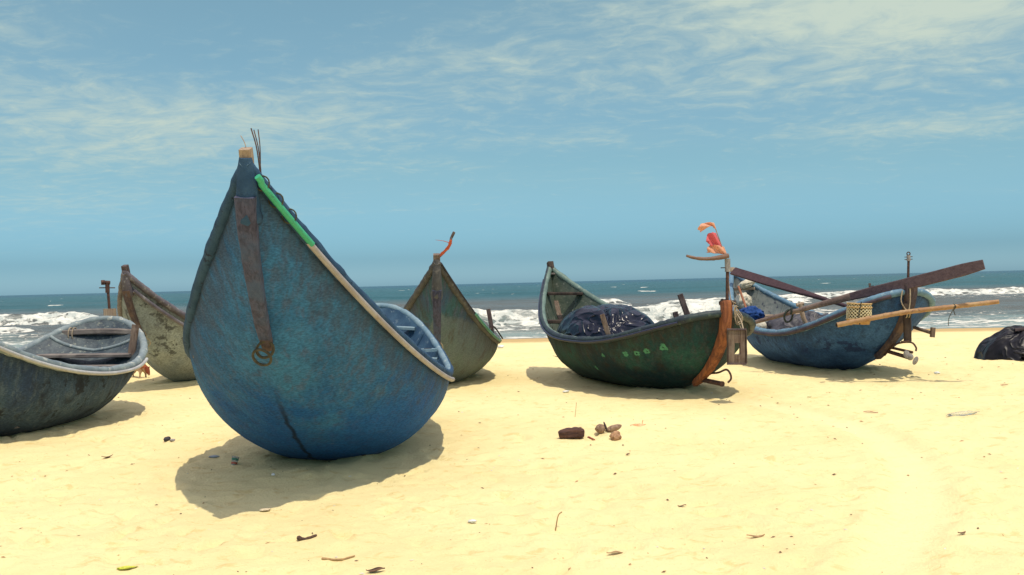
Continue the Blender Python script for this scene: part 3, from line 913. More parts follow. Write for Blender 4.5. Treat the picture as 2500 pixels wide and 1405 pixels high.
# ---------------------------------------------------------------- the dark grey-green boat behind it
b = Hull('grey')
root = thing('fishing_boat', 'dark grey green boat behind the big blue one, ribboned stick at its bow', 'boat', (b.p['x'], b.p['y'], 0), b.p['yaw'])
grey_out = hull_mat('grey_green_hull_paint', (.070, .125, .190), (.058, .150, .150), (.130, .155, .215), low=(.125, .165, .18), lowz=.30, stain=(.085, .045, .022), stain_amt=.55,
                    rimstain_crease=.4, patch=(.75, (-.5, 1.0, -.55, -.10), (.17, .205, .185)))  # patch paints sunlight on the lower hull as a paler field
grey_in = mottle_mat('grey_hull_inside', (.12, .14, .13), (.20, .22, .19), 7, .65)
grey_rim = mottle_mat('grey_gunwale_tar', (.060, .060, .062), (.10, .10, .10), 6, .65, c3=(.16, .15, .14), bmp=.008)
b.shell([grey_out, grey_in], root)
b.gunwale(grey_rim, root, .046)
b.cap(grey_rim, root, .05, .085, .024)
b.head(grey_wood_z, root, .085, .10, .09)
b.stem(.014, .110, stem_wood, root, .115, .085, .05)
for dz_, r_ in ((.03, .075), (-.10, .08)):
    ring(b.keel(.106, .06)[0]+np.array([0, 0, dz_]), r_, .006, (EX, unit([0, -.25, .95])), pale_rope, root)
mb = MB(); mb.tube(b.rim(np.linspace(.004, .27, 40), 1, .05, .0), .014, 6); mb.build('rub_rail', black_pipe, root)['label'] = 'black hose along the rail near the bow'
mb = MB(); mb.tube(b.rim(np.linspace(.19, .47, 30), 1, .055, -.005), .022, 8); mb.build('rub_rail', teal_pipe, root)['label'] = 'teal hose along the waist of the rail'
q = b.loc(.40, .93)
mb = MB(); mb.beam(smooth_path([q-EZ*.1, q+np.array([.035, 0, .12]), q+np.array([-.01, 0, .44])], 6), .065, .05, EY, jit=.006); mb.build('tholepin', brown_wood_z, root)
mb = MB(); P0 = b.rim(.36, 1, -.03)[0]; P1 = b.rim(.56, 1, .01)[0]
mb.tube(smooth_path([P0+EZ*.06, (P0*.6+P1*.4)+np.array([.02, 0, .16]), P1+np.array([.06, 0, .02])], 12), .013, 6); mb.build('cable', rope_m, root)
for t_ in (.30, .5, .72, .92): b.thwart(t_, grey_wood, root)
for t_ in (.25, .45, .65, .85): b.rib(t_, grey_in, root)
q = b.rim(.006, 1, -.02)[0]
P = smooth_path([q-EZ*.12, q+EZ*.05, at(1094, 606, q[1]), at(1100, 590, q[1]), at(1102, 581, q[1]+.02), at(1109, 567, q[1])], 14)
st = thing('ribbon_stick', 'crooked dark stick with orange ribbon, stuck in the grey green boat\'s bow', 'stick', P[0])
mb = MB(); mb.tube(P, np.linspace(.016, .019, 14), 7, jit=.25); mb.build('stick', brown_wood_z, st)
mb = MB(); k0 = P[3:10]
for sh, wv_ in ((-.012, 1.0), (.012, .7)):
    mb.beam([q_+np.array([sh*math.sin(i*2.1), -.018, 0]) for i, q_ in enumerate(k0)], [.012, .03, .024, .034, .028, .02, .012], .006, EY, jit=.006)
e_ = P[7]; mb.tube(smooth_path([e_, e_+np.array([-.09, -.01, .03]), e_+np.array([-.19, 0, .045])], 8), [.004, .005, .004, .004, .003, .003, .002, .002], 5)
ribbon_m = cloth_mat('orange_ribbon', (.72, .17, .07)); mb.build('ribbon', ribbon_m, st)

# ---------------------------------------------------------------- the beige boat
b = Hull('beige')
root = thing('fishing_boat', 'beige boat with dark mouldy blotches, between the blue boat and the low left boat', 'boat', (b.p['x'], b.p['y'], 0), b.p['yaw'])
beige_out = hull_mat('beige_hull_paint', (.345, .40, .40), (.275, .325, .34), (.19, .22, .25), low=(.37, .385, .34), lowz=.5, stain=(.07, .065, .055), stain_amt=.35,
                     blots=(.06, .065, .07), blotz=(.45, 1.6), rimstain_crease=.35, fleck=(.3, .28, .2))
beige_rim = mottle_mat('beige_gunwale', (.15, .135, .15), (.085, .075, .09), 5, .65, c3=(.25, .24, .24), bmp=.008)
b.shell([beige_out, grey_in], root)
b.gunwale(beige_rim, root, .042)
b.cap(beige_rim, root, .05, .085, .024)
b.head(brown_wood_z, root, .08, .10, .09)
b.stem(.014, .112, rust_wood, root, .11, .085, .05)
for dz_, dx_ in ((.05, 0), (-.06, .06)):
    ring(b.keel(.106, .06)[0]+np.array([dx_, 0, dz_]), .07, .007, (EX, unit([0, -.25, .95])), pale_rope, root)
mb = MB(); mb.tube(b.rim(np.linspace(.02, .42, 50), 1, .022, -.16), .030, 8); mb.build('rub_rail', beige_rim, root)['label'] = 'moulded strake below the rail'
for t_ in (.30, .5, .72, .92): b.thwart(t_, grey_wood, root)
for t_ in (.25, .45, .65, .85): b.rib(t_, grey_in, root)

# ---------------------------------------------------------------- the low boat cut by the left edge
b = Hull('left')
root = thing('fishing_boat', 'dark tar stained boat at the left edge, open stern with wooden thwarts facing us', 'boat', (b.p['x'], b.p['y'], 0), b.p['yaw'])
left_out = hull_mat('dark_tarred_hull', (.038, .068, .125), (.058, .098, .140), (.100, .140, .170), low=(.050, .072, .105), lowz=.3, stain=(.02, .02, .025), stain_amt=.75,
                    blots=(.018, .020, .024), blotz=(.15, .62), rimstain_crease=.3, fleck=(.2, .2, .17))
left_in = mottle_mat('left_hull_inside', (.030, .045, .060), (.075, .10, .11), 9, .5, c3=(.18, .20, .17), bmp=.012)
left_rim = mottle_mat('pale_gunwale', (.24, .29, .29), (.14, .18, .20), 5, .6, c3=(.45, .46, .40), bmp=.008)
b.shell([left_out, left_in], root)
b.gunwale(left_rim, root, .046)
b.cap(left_rim, root)
b.head(grey_wood_z, root, .085, .12, .09)
b.stem(.014, .11, stem_wood, root, .115, .085, .05)
mb = MB(); mb.tube(b.rim(np.linspace(.05, .80, 80), 1, .06, -.035), .021, 8); mb.build('rub_rail', white_pipe_m, root)['label'] = 'white pipe along the rail'
b.thwart(.952, grey_wood, root, .09, .075, -.03, .02, full=True)
b.thwart(.865, grey_wood, root, .20, .045, -.10)
b.thwart(.785, grey_wood, root, .16, .04, -.10)
b.thwart(.52, grey_wood, root, .16, .04, -.10); b.thwart(.30, grey_wood, root, .14, .04, -.10)
for t_ in (.3, .48, .66, .82, .925): b.rib(t_, left_rim if t_ == .925 else left_in, root, .026)
for y_ in (-.27, 0, .27):
    mb = MB(); mb.beam([b.place([x_, y_, .17]) for x_ in np.linspace(-.8, .6, 6)], .22, .025, (0, 0, 1), jit=.004); mb.build('floorboard', grey_wood, root)
q = b.loc(.872, .86)
mb = MB(); mb.beam(smooth_path([q+np.array([-.05, -.02, -.12]), q+np.array([-.02, 0, .12]), q+np.array([.0, .02, .27])], 6), .085, .05, EY, jit=.005); mb.build('tholepin', grey_wood_z, root)
q = b.loc(.955, -.72, dz=-.0)
for dx_ in (-.02, .03):
    ring(q+np.array([dx_, -.02, -.06]), .085, .008, (unit([.12, 1, 0])*.75, EZ*1.1), pale_rope, root, 'rope_loop')
mb = MB(); mb.tube(smooth_path([q+np.array([0, -.07, -.12]), q+np.array([.03, -.09, -.22]), q+np.array([-.03, -.08, -.25])], 8), .012, 6, jit=.3); mb.build('rope_end', pale_rope, root)
q = b.rim(1.0, 1, .0)[0]
mb = MB(); mb.box(q+np.array([.02, .07, .03]), (.14, .10, .20), ch=.1); mb.build('engine_block', pale_wood, root)['label'] = 'pale wooden block behind the stern rail'
q2 = q+np.array([.015, .07, .12]); top = at(262, 690, q2[1])
mast = MB(); mast.tube([q2, top], .019, 8); o = mast.build('steering_rod', rust, root)
mb = MB(); mb.tube([top+np.array([-.07, -.03, .0]), top+np.array([-.03, -.01, .0])], .034, 10, hint=EZ); mb.tube([top+np.array([-.03, -.01, 0]), top+np.array([.035, .0, -.005])], .026, 8, hint=EZ)
mb.tube([top+np.array([0, 0, 0]), top-EZ*.14], .028, 8); mb.build('rod_head', rust, o)
mb = MB(); mb.tube([top+np.array([-.11, 0, -.07]), top+np.array([.10, 0, -.075])], .008, 6, hint=EZ); mb.build('cross_pin', rust, o)

# ---------------------------------------------------------------- the green boat
b = Hull('green'); GREEN = b
root = thing('fishing_boat', 'dark green boat with light green dabs and an orange wooden stern post', 'boat', (b.p['x'], b.p['y'], 0), b.p['yaw'])
dabs = []
def local(h, w):
    p = h.p; c, s = math.cos(-p['yaw']), math.sin(-p['yaw'])
    x, y = w[0]-p['x'], w[1]-p['y']
    return np.array([x*c-y*s, x*s+y*c, w[2]])
def on_hull(h, px, py, side=1):
    """the point of the hull seen at a pixel, in root coordinates"""
    g = h.place(h.grid(np.linspace(.02, .98, 220), 50)*np.array([1, side, 1])).reshape(-1, 3)
    r = unit(ray(px, py)); v = g-np.array([0, 0, EYE]); k = v@r
    dd = np.linalg.norm(v-k[:, None]*r, axis=1)
    near = np.where(dd < .03, k, 1e9); i = int(np.argmin(near))
    if near[i] > 1e8: i = int(np.argmin(dd))
    return g[i]
for (px, py, r_) in [(1468, 871, .032), (1527, 869, .044), (1551, 867, .050), (1577, 864, .052), (1616, 853, .058), (1456, 904, .038)]:
    dabs.append((local(b, on_hull(b, px, py)), r_))
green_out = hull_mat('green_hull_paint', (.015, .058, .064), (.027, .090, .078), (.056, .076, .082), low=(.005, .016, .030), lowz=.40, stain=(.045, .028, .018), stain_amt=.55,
                     dabs=dabs, dabcol=(.10, .33, .19), rimstain_crease=.55, fleck=(.16, .22, .15))
green_in = mottle_mat('green_hull_inside', (.045, .070, .050), (.085, .105, .075), 7, .45, c3=(.20, .21, .17), bmp=.01, spec=.5)
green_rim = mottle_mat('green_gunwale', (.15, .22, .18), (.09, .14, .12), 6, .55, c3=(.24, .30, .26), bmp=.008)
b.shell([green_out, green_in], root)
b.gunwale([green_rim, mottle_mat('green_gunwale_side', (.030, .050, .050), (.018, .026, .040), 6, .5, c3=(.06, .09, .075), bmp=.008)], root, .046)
b.head(dark_wood, root, .10, .08, .09)
mb = MB(); mb.tube(b.rim(np.linspace(.05, .96, 90), 1, .055, -.025), .016, 6); mb.build('rub_rail', plain('navy_hose', (.02, .025, .06), .4), root)['label'] = 'thin dark hose under the gunwale'
b.thwart(.022, grey_wood, root, .05, .03, -.03)
b.thwart(.115, dark_wood, root, .10, .05, -.03)
b.thwart(.285, dark_wood, root, .12, .06, -.05); b.thwart(.60, dark_wood, root, .12, .05, -.08); b.thwart(.80, dark_wood, root, .12, .05, -.08)
for t_ in (.10, .19, .30, .5, .7, .86): b.rib(t_, green_in, root)
tt = np.linspace(.035, .20, 14)
mb = MB(); mb.beam(b.keel(tt, -.07), .10, .06, b.fwd(), jit=.006); mb.build('inner_stem', grey_wood_z, root)
# orange stern post, standing proud of the rail
tt = np.array([.9995, .994, .98, .965, .945, .92, .895, .872])
K = b.keel(tt, .045); aft = -b.fwd(); aft[2] = 0; aft = unit(aft)
q = b.rim(1)[0]
P = smooth_path([q+aft*.03+EZ*.15, q+aft*.045+EZ*.06]+list(K[1:]), 26)
sd_ = unit(np.cross(aft, EZ))
mb = MB(); mb.beam(P, np.interp(np.linspace(0, 1, 26), [0, .15, .4, .7, .92, 1], [.11, .13, .13, .115, .10, .07]), np.linspace(.10, .07, 26), aft, ch=.12, jit=.008)
sp_ = mb.build('stern_post', orange_wood, root); sp_['label'] = 'bright orange raw wood stern post'
rodb = P[0]-EZ*.05-aft*.02
top = at(1776, 634, rodb[1])
rodb[0] = at(1774, 740, rodb[1])[0]
mb = MB(); mb.tube([rodb-EZ*.15, top-EZ*.04], .020, 8); o = mb.build('steering_rod', rust, root)
mb = MB(); mb.tube([top-EZ*.15, top+EZ*.01], .034, 10); mb.build('rod_collar', grey_metal, o)
mb = MB(); mb.tube([top+np.array([-.085, 0, -.10]), top+np.array([.03, 0, -.10])], .007, 6, hint=EZ); mb.build('cross_pin', rust, o)
mb = MB(); mb.tube([P[1]-sd_*.02+EZ*.02-aft*.05, at(1762, 735, P[0][1]+.02)], .028, 8, hint=EZ); mb.tube([P[1]-sd_*.16+EZ*.0-aft*.05, P[1]+sd_*.05-aft*.05], .03, 8, hint=EZ); mb.build('rod_bracket', dark_wood, o)
# propeller shaft tube and hooked guard under the stern
kb_ = b.keel(.885, .03)[0]
e_ = at(1763, 938, kb_[1]-.38)
mb = MB(); mb.tube([kb_-aft*.1+EZ*.02, e_], .030, 10); mb.tube([e_-unit(e_-kb_)*.02, e_+unit(e_-kb_)*.012], .034, 10); mb.build('propeller_shaft', rust, root)
P = smooth_path([b.keel(.905, .0)[0], at(1750, 911, kb_[1]-.20), at(1772, 903, kb_[1]-.40), at(1782, 911, kb_[1]-.45), at(1785, 925, kb_[1]-.46), at(1777, 935, kb_[1]-.46)], 22)
mb = MB(); mb.tube(P, .013, 7); mb.build('propeller_guard', rust, root)
for (px, py, px2, py2, w_, t_, s_, m_) in [(1678, 764, 1660, 719, .075, .80, -1, brown_wood_z), (1650, 770, 1648, 762, .07, .74, -1, brown_wood_z), (1486, 818, 1470, 768, .062, .75, 1, grey_wood_z)]:
    bb = b.loc(t_, .90*s_); dst = bb[1]
    mb = MB(); mb.beam(smooth_path([at(px+4, py+16, dst), at(px2, py2, dst)], 5), w_, .05, EY, jit=.005); mb.build('tholepin', m_, root)

# cargo under black plastic
bag_m = tarp_mat('navy_black_plastic', (.002, .005, .016), (.004, .008, .024), .24, .35, .55)
cx_, cy_ = 1.36, 14.25
ax = unit([math.cos(b.p['yaw']), math.sin(b.p['yaw']), 0]); ay = np.array([-ax[1], ax[0], 0])
ga = at(1492, 816, 13.45)
rs = []
for i in range(46):
    r_ = math.sin(i/45*math.pi/2*1.0)
    ring_ = []
    for k in range(150):
        th = 2*math.pi*k/150
        p = np.array([cx_, cy_, 0])+ax*math.cos(th)*r_*1.02+ay*math.sin(th)*r_*.74
        dg = p-ga; dist_ = math.hypot(dg[0], dg[1]); phi = math.atan2(dg[1], dg[0])
        z = .36+.80*max(0, (1-r_**3.2))**.52
        fold = abs(math.sin(phi*5.2+1.5*float(fbm(phi*1.5, dist_*1.2, 5, 2))))
        z -= (1-fold)**2*.16*math.exp(-((dist_-.12)/.72)**2)
        z -= .09*math.exp(-(dist_/.22)**2)
        z += (float(fbm(p[0]*3.2, p[1]*3.2, 91, 4))-.5)*.085
        p[2] = z+.045*math.sin(p[0]*3+.5)*r_
        p = b.inside(p)
        ring_.append(p)
    rs.append(ring_)
mb = MB(); mb.rings(rs[1:], True, (True, False)); o = mb.build('plastic_bundle', bag_m, None, (cx_, cy_, .3))
tag(o, 'rounded heap under shiny navy black plastic inside the green boat', 'bundle')

# flag staff and driftwood lashed to the green boat's rod
q = top+EZ*.02
P = smooth_path([at(1676, 625, q[1]-.06), at(1700, 631, q[1]-.04), at(1728, 632.5, q[1]-.035), at(1752, 630, q[1]-.03), at(1779, 624.5, q[1]-.03)], 18)
mb = MB(); mb.tube(P, np.linspace(.016, .030, 18), 8, jit=.2)
tag(mb.build('driftwood_branch', wood_mat('grey_driftwood', (.24, .15, .11), (.14, .085, .065), None, 'X'), None, P[9]), 'bent brown branch tied crosswise on top of the green boat\'s rod', 'branch')
fa_, fb_ = at(1772, 624, q[1]+.0), at(1742, 545, q[1]+.02)
fl = thing('flag_staff', 'thin leaning staff with three tattered orange and red flags above the green boat', 'flag', fa_)
mb = MB(); mb.tube([fa_-EZ*.03, fb_], .0065, 6); mb.build('staff', pale_wood, fl)
org, red_ = cloth_mat('faded_orange_cloth', (.95, .56, .38)), cloth_mat('faded_red_cloth', (.90, .24, .26))
def flag(pts_top, pts_bot, m_, name_, seed):
    """cloth strip: top and bottom edges, from the staff to the fly"""
    n, mm = 26, 10
    e_ = [[at(1640+u/3.345, 520+v/3.345, fa_[1]) for u, v in E_] for E_ in (pts_top, pts_bot)]
    T, B_ = smooth_path(e_[0], n), smooth_path(e_[1], n)
    vs = []
    for i in range(n):
        for j in range(mm):
            f_ = j/(mm-1)
            p = T[i]*(1-f_)+B_[i]*f_
            vs.append(p+np.array([(float(vnoise(j*.8, seed, seed))-.5)*.035*(i/(n-1))**3, .024*math.sin(i*.36+j*.34+seed)*min(1, i/6), (float(vnoise(i*.3, 0, seed+3))-.5)*.014]))
    fs = [(i*mm+j, i*mm+j+1, (i+1)*mm+j+1, (i+1)*mm+j) for i in range(n-1) for j in range(mm-1)]
    mb = MB(); mb.add(vs, fs); o = mb.build('flag', m_, fl); o['label'] = name_
    sol = o.modifiers.new('thickness', 'SOLIDIFY'); sol.thickness = .003
flag([(345, 78), (300, 80), (240, 92), (215, 118)], [(364, 134), (330, 113), (288, 121), (234, 158)], org, 'pale orange rag at the top', 3)
flag([(360, 160), (325, 164), (294, 172), (276, 232)], [(408, 276), (362, 274), (318, 268), (302, 240)], red_, 'red rag in the middle', 8)
flag([(428, 274), (370, 268), (330, 260), (290, 280)], [(452, 343), (400, 336), (340, 331), (292, 322)], org, 'pale orange rag at the foot', 14)

# wooden box hanging at the stern
hb = thing('wooden_panel', 'grey plank panel with a hole, hanging by rope at the green boat\'s stern', 'wooden panel', at(1798, 890, 11.72))
dh = 11.72
for (pa, pb2, wd_) in (((1784, 806), (1784, 888), .085), ((1799, 806), (1799, 847-9), .075), ((1799, 866), (1799, 888), .075), ((1814, 806), (1815, 888), .085)):
    mb = MB(); mb.beam(smooth_path([at(*pa, dh), at(*pb2, dh)], 7), wd_, .05, EY, ch=.1, jit=.004); mb.build('plank', grey_wood_z, hb)
for py in (805, 889):
    mb = MB(); mb.beam([at(1775, py, dh-.03), at(1822, py, dh-.03)], .022, .03, EY, jit=.003); mb.build('batten', rust_wood, hb)
for px in (1776, 1821):
    mb = MB(); mb.beam([at(px, 807, dh-.032), at(px+1, 887, dh-.032)], .014, .02, EY, jit=.003); mb.build('batten', dark_wood, hb)
P0, P1 = at(1797, 762, 11.93), at(1815, 806, dh-.03)
mb = MB()
mb.tube(smooth_path([P0+EZ*.08, P0, (P0+P1)/2+EX*.015, P1], 14), .009, 6, jit=.2)
mb.tube(smooth_path([P0+EZ*.1+EX*-.03, P0+EX*.02-EZ*.1, P1-EX*.02], 14), .005, 6, jit=.2)
for k in range(5):
    a = [P0+np.array([random.uniform(-.05, .08), -.03, random.uniform(-.16, .10)]) for _ in range(4)]
    mb.tube(smooth_path(a, 12), .006, 5)
mb.tube(smooth_path([P0+EZ*.1, at(1783, 726, 11.98), at(1775, 640, 11.98)], 10), .006, 5)
mb.build('hanging_rope', pale_rope, hb)

# ---------------------------------------------------------------- the slate blue boat on the right
b = Hull('slate')
root = thing('fishing_boat', 'slate blue boat on the right with long oars and pole across it', 'boat', (b.p['x'], b.p['y'], 0), b.p['yaw'])
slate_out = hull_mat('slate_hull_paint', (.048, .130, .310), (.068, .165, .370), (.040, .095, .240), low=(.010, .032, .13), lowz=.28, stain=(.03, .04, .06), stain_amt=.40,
                     blots=(.022, .038, .120), blotz=(.32, .56), rimstain_crease=.45, fleck=(.22, .28, .28))
slate_in = mottle_mat('slate_hull_inside', (.16, .19, .19), (.26, .28, .26), 6, .6, c3=(.05, .06, .09), bmp=.01)
slate_rim = mottle_mat('slate_gunwale', (.13, .245, .33), (.09, .17, .25), 6, .6, c3=(.26, .36, .40), bmp=.008)
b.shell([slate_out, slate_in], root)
b.gunwale(slate_rim, root, .048)
b.head(pale_wood, root, .085, .09, .09)
mb = MB(); mb.tube(b.rim(np.linspace(.30, .99, 80), 1, .045, -.03), .030, 7, jit=.15); mb.build('rub_rail', mottle_mat('dark_fender', (.04, .035, .055), (.08, .06, .07), 8, .7), root)['label'] = 'dark padded strip under the rail'
b.thwart(.085, pale_wood, root, .10, .05, -.03); b.thwart(.285, pale_wood, root, .12, .06, -.05)
b.thwart(.5, grey_wood, root, .12, .05, -.12); b.thwart(.72, grey_wood, root, .12, .05, -.08)
for t_ in (.10, .2, .36, .55, .75, .88): b.rib(t_, slate_in, root)
tt = np.linspace(.03, .20, 14)
mb = MB(); mb.beam(b.keel(tt, -.07), .10, .06, b.fwd(), jit=.006); mb.build('inner_stem', grey_wood_z, root)
aft = -b.fwd(); aft[2] = 0; aft = unit(aft); sd_ = unit(np.cross(aft, EZ))
q = b.rim(1)[0]
K = b.keel(np.array([.994, .98, .962, .94, .915, .885, .85]), .04)
P = smooth_path([q+aft*.03+EZ*.10, q+aft*.04]+list(K), 26)
mb = MB(); mb.beam(P, np.interp(np.linspace(0, 1, 26), [0, .3, .6, 1], [.20, .15, .12, .10]), .08, aft, ch=.12, jit=.006); mb.build('stern_post', rust_wood, root)
# upright rudder board lashed to the post
rz_ = q[1]-.10
P = smooth_path([at(2212, 742, rz_), at(2215, 790, rz_), at(2216, 834, rz_)], 8)
mb = MB(); mb.beam(P, [.10]*8, .06, EY, jit=.005); rud = mb.build('rudder_board', dark_wood, root)
mb = MB(); mb.beam([at(2202, 835, rz_-.01), at(2218, 833, rz_-.01)], .02, .07, EY); mb.build('shoe', rust, rud)
top = at(2218, 622, q[1]-.02)
mb = MB(); mb.tube([at(2216, 735, q[1]-.03), top-EZ*.06], .017, 8); o = mb.build('steering_rod', rust, root)
mb = MB(); mb.tube([top-EZ*.09, top-EZ*.01], .026, 10); mb.build('rod_collar', grey_metal, o)
ring(top+EZ*.012, .022, .008, (EX, EZ), rust, o, 'rod_eye')
for dz_ in (-.035, -.07):
    mb = MB(); mb.tube([top+np.array([-.055, 0, dz_]), top+np.array([.055, 0, dz_+.004])], .006, 6, hint=EZ); mb.build('cross_pin', rust, o)
mb = MB()
P1 = at(2218, 765, q[1]-.15)
mb.tube(smooth_path([at(2203, 710, q[1]-.1), at(2200, 735, q[1]-.12), at(2208, 752, q[1]-.13), P1], 12), .009, 6, jit=.2)
mb.tube(smooth_path([at(2222, 700, q[1]-.1), at(2222, 735, q[1]-.13), P1], 12), .009, 6, jit=.2)
for k in range(4): ring(P1+EX*(k-1.5)*.018+np.array([0, .035, 0]), .06, .008, (unit([0, 1, .2]), EZ), dark_rope if k % 2 else pale_rope, root, 'lashing')
mb.build('lashing_rope', pale_rope, root)
# tubes, guard and propeller below the stern
kb_ = b.keel(.90, .0)[0]
P = smooth_path([at(2160, 868, kb_[1]+.1), at(2185, 842, kb_[1]-.15), at(2222, 836, kb_[1]-.35), at(2236, 848, kb_[1]-.4), at(2236, 858, kb_[1]-.4)], 20)
mb = MB(); mb.tube(P, .013, 7); mb.build('propeller_guard', rust, root)
s0 = b.keel(.865, -.05)[0]; e_ = at(2219, 874, s0[1]-.55)
mb = MB(); mb.tube([s0, e_], .028, 8); sh_ = mb.build('propeller_shaft', rust, root)
mb = MB(); mb.tube([b.keel(.885, -.02)[0], at(2228, 861, s0[1]-.5)], .020, 8); mb.build('shaft_brace', rust, sh_)
mb = MB(); mb.blob(at(2222, 872, s0[1]-.57), (.045, .05, .05)); mb.build('hub', grey_metal, sh_)
for (px, py, sx_, sz_, an) in ((2214, 866, .055, .06, .5), (2235, 881, .042, .065, -.5)):
    mb = MB(); mb.blob(at(px, py, s0[1]-.58), (sx_, .012, sz_), (unit([math.cos(an), .3, math.sin(an)]), unit([-.3, 1, 0]), unit([-math.sin(an), 0, math.cos(an)]))); mb.build('blade', grey_metal, sh_)
a_, e_ = at(2232, 800, q[1]+.45), at(2276, 814, q[1]+.05)
mb = MB(); mb.tube([a_, e_], .026, 8); o = mb.build('side_bar', grey_wood_z, root)
mb = MB(); mb.beam([at(2278, 800, q[1]+.05), at(2276, 824, q[1]+.05)], .06, .06, EY, ch=.2); mb.build('bar_end', grey_wood_z, o)
# pins along the rail
bb = b.loc(.72, .88)
thp = smooth_path([at(1968, 792, bb[1]), at(1958, 765, bb[1]), at(1954, 742, bb[1])], 6)
mb = MB(); mb.tube(thp, .034, 9, jit=.08); mb.tube([thp[-1]-EX*.06-EZ*.02, thp[-1]+EX*.05+EZ*.0], .028, 8, hint=EZ); mb.build('tholepin', pale_wood, root)
mb = MB(); mb.beam([at(2126, 724, 14.35), at(2123, 692, 14.35)], .03, .03, EY, jit=.003); mb.build('tholepin', grey_wood_z, root)
mb = MB(); mb.beam([at(2131, 706, 14.9), at(2130, 698, 14.9)], .03, .03, EY, jit=.003); mb.build('tholepin', dark_wood, root)

# oars
def oar(pts, prof, label, m_):
    """prof: (t, width, thickness) along the oar from handle to blade"""
    P = smooth_path(pts, 40); t = np.linspace(0, 1, 40)
    Wd = np.interp(t, [q_[0] for q_ in prof], [q_[1] for q_ in prof]); Th = np.interp(t, [q_[0] for q_ in prof], [q_[2] for q_ in prof])
    o = thing('oar', label, 'oar', P[20])
    k = 18
    mb = MB(); mb.beam(P[:k+1], Wd[:k+1], Th[:k+1], (0, -1, .2), ch=.29, jit=.003, smooth=True); mb.build('shaft', m_[0], o)
    mb = MB(); mb.beam(P[k:], Wd[k:], Th[k:], (0, -1, .2), ch=.22, jit=.002); mb.build('blade', m_[1], o)
oar_shaft = wood_mat('oar_shaft_wood', (.19, .135, .115), (.11, .075, .068), (.26, .20, .16), 'X')
oar_red = wood_mat('oar_blade_wood', (.112, .078, .085), (.075, .050, .058), None, 'X')
oar_dark = wood_mat('oar_dark_wood', (.080, .044, .050), (.050, .028, .034), None, 'X')
oar([at(1838, 789, 15.30), at(1955, 757, 14.80), at(2100, 719, 14.20), at(2250, 685, 13.62), at(2402, 646, 13.08)],
    [(0, .055, .055), (.25, .068, .065), (.42, .10, .06), (.55, .135, .05), (.75, .168, .045), (.93, .168, .04), (1, .13, .03)],
    'longest oar with broad brown blade raised to the right across the slate blue boat', (oar_shaft, oar_red))
oar([at(2076, 751, 15.6), at(2000, 727, 16.4), at(1900, 696, 17.4), at(1790, 662, 18.45)],
    [(0, .055, .055), (.3, .07, .065), (.5, .12, .055), (.75, .17, .045), (1, .17, .04)],
    'dark red oar sloping down from the slate blue boat\'s bow toward its middle', (oar_dark, oar_dark))
ring(at(1925, 772, 14.93), .095, .016, (unit([1, .3, 0]), unit([.1, -.2, 1])), dark_rope, root, 'oar_strop', sx=.75, jit=.25)
ring(at(1932, 759, 14.85), .05, .014, (unit([.2, 1, 0]), unit([.1, -.2, 1])), dark_rope, root, 'oar_strop', jit=.25)
# bamboo pole
mb = MB(); P = smooth_path([at(2044, 794, 13.60), at(2130, 777, 13.52), at(2216, 762, 13.46), at(2330, 749, 13.36), at(2438, 737, 13.28)], 64)
rr = np.full(64, .034)*np.linspace(1.08, .92, 64)
for k in (6, 14, 22, 29, 36, 44, 52, 59): rr[k] *= 1.14
mb.tube(P, rr, 10, jit=.04); mb.m = 1
mb.blob(P[0], (.026, .012, .026), (EX, unit(P[1]-P[0]), EZ), 10, 6)
pole = mb.build('bamboo_pole', [bamboo, dark_wood], None, P[30]); tag(pole, 'knotty bamboo pole lashed across the slate blue boat\'s stern', 'pole')
mb = MB(); q = P[47]
mb.tube(smooth_path([q+EZ*.04, q+np.array([.01, -.045, 0]), q-EZ*.05, q+np.array([.02, 0, -.12])], 12), .006, 5)
mb.tube(smooth_path([q+EZ*.04+EX*.03, q+np.array([-.02, -.045, -.02]), q+np.array([-.07, 0, -.16]), q+np.array([-.075, 0, -.26])], 12), .005, 5)
mb.build('string', rope_m, pole)
# basket hanging against the hull
bk_c = at(2097, 767, 13.80)
bk = thing('woven_basket', 'pale woven basket hanging on the slate blue boat behind the bamboo pole', 'basket', bk_c-EZ*.16)
tilt = (unit([1, 0, -.05]), EY, unit([.06, 0, 1]))
H2, RB = .145, .155
def bk_pt(a, h, r): return bk_c+tilt[0]*math.cos(a)*r+tilt[1]*math.sin(a)*r+tilt[2]*h
def prof(h): return RB*(1.0+.06*math.cos(h/H2*1.4)-.10*max(0, -h/H2)**2)
mb = MB(); mb.rings([[bk_pt(2*math.pi*k/28, h, prof(h)-.010) for k in range(28)] for h in np.linspace(-H2, H2, 9)], True, (True, True))
mb.build('lining', mottle_mat('basket_lining', (.16, .11, .05), (.11, .075, .035), 20, .9), bk)
mb = MB(); N_ = 20
for k in range(N_):
    for sgn in (1, -1):
        a0 = 2*math.pi*k/N_
        mb.tube([bk_pt(a0+sgn*h_*1.5, h, prof(h)) for h_, h in zip(np.linspace(0, 1, 12), np.linspace(-H2*.55, H2, 12))], .0068, 4)
mb.build('weave', mottle_mat('straw', (.74, .66, .42), (.60, .50, .29), 20, .8), bk)
mb = MB(); mb.rings([[bk_pt(2*math.pi*k/28, h, prof(h)+.003) for k in range(28)] for h in np.linspace(-H2, -H2*.55, 4)], True, (True, True)); mb.build('base', mottle_mat('orange_straw', (.52, .31, .11), (.42, .23, .08), 20, .8), bk)
straw_rim = mottle_mat('straw_rim', (.58, .40, .18), (.46, .30, .13), 20, .8)
for h in (H2, H2-.05, -H2*.5):
    mb = MB(); mb.tube([bk_pt(a, h, prof(h)+.006) for a in np.linspace(0, 2*np.pi, 33)[:-1]], .011, 6, loop=True); mb.build('hoop', straw_rim, bk)
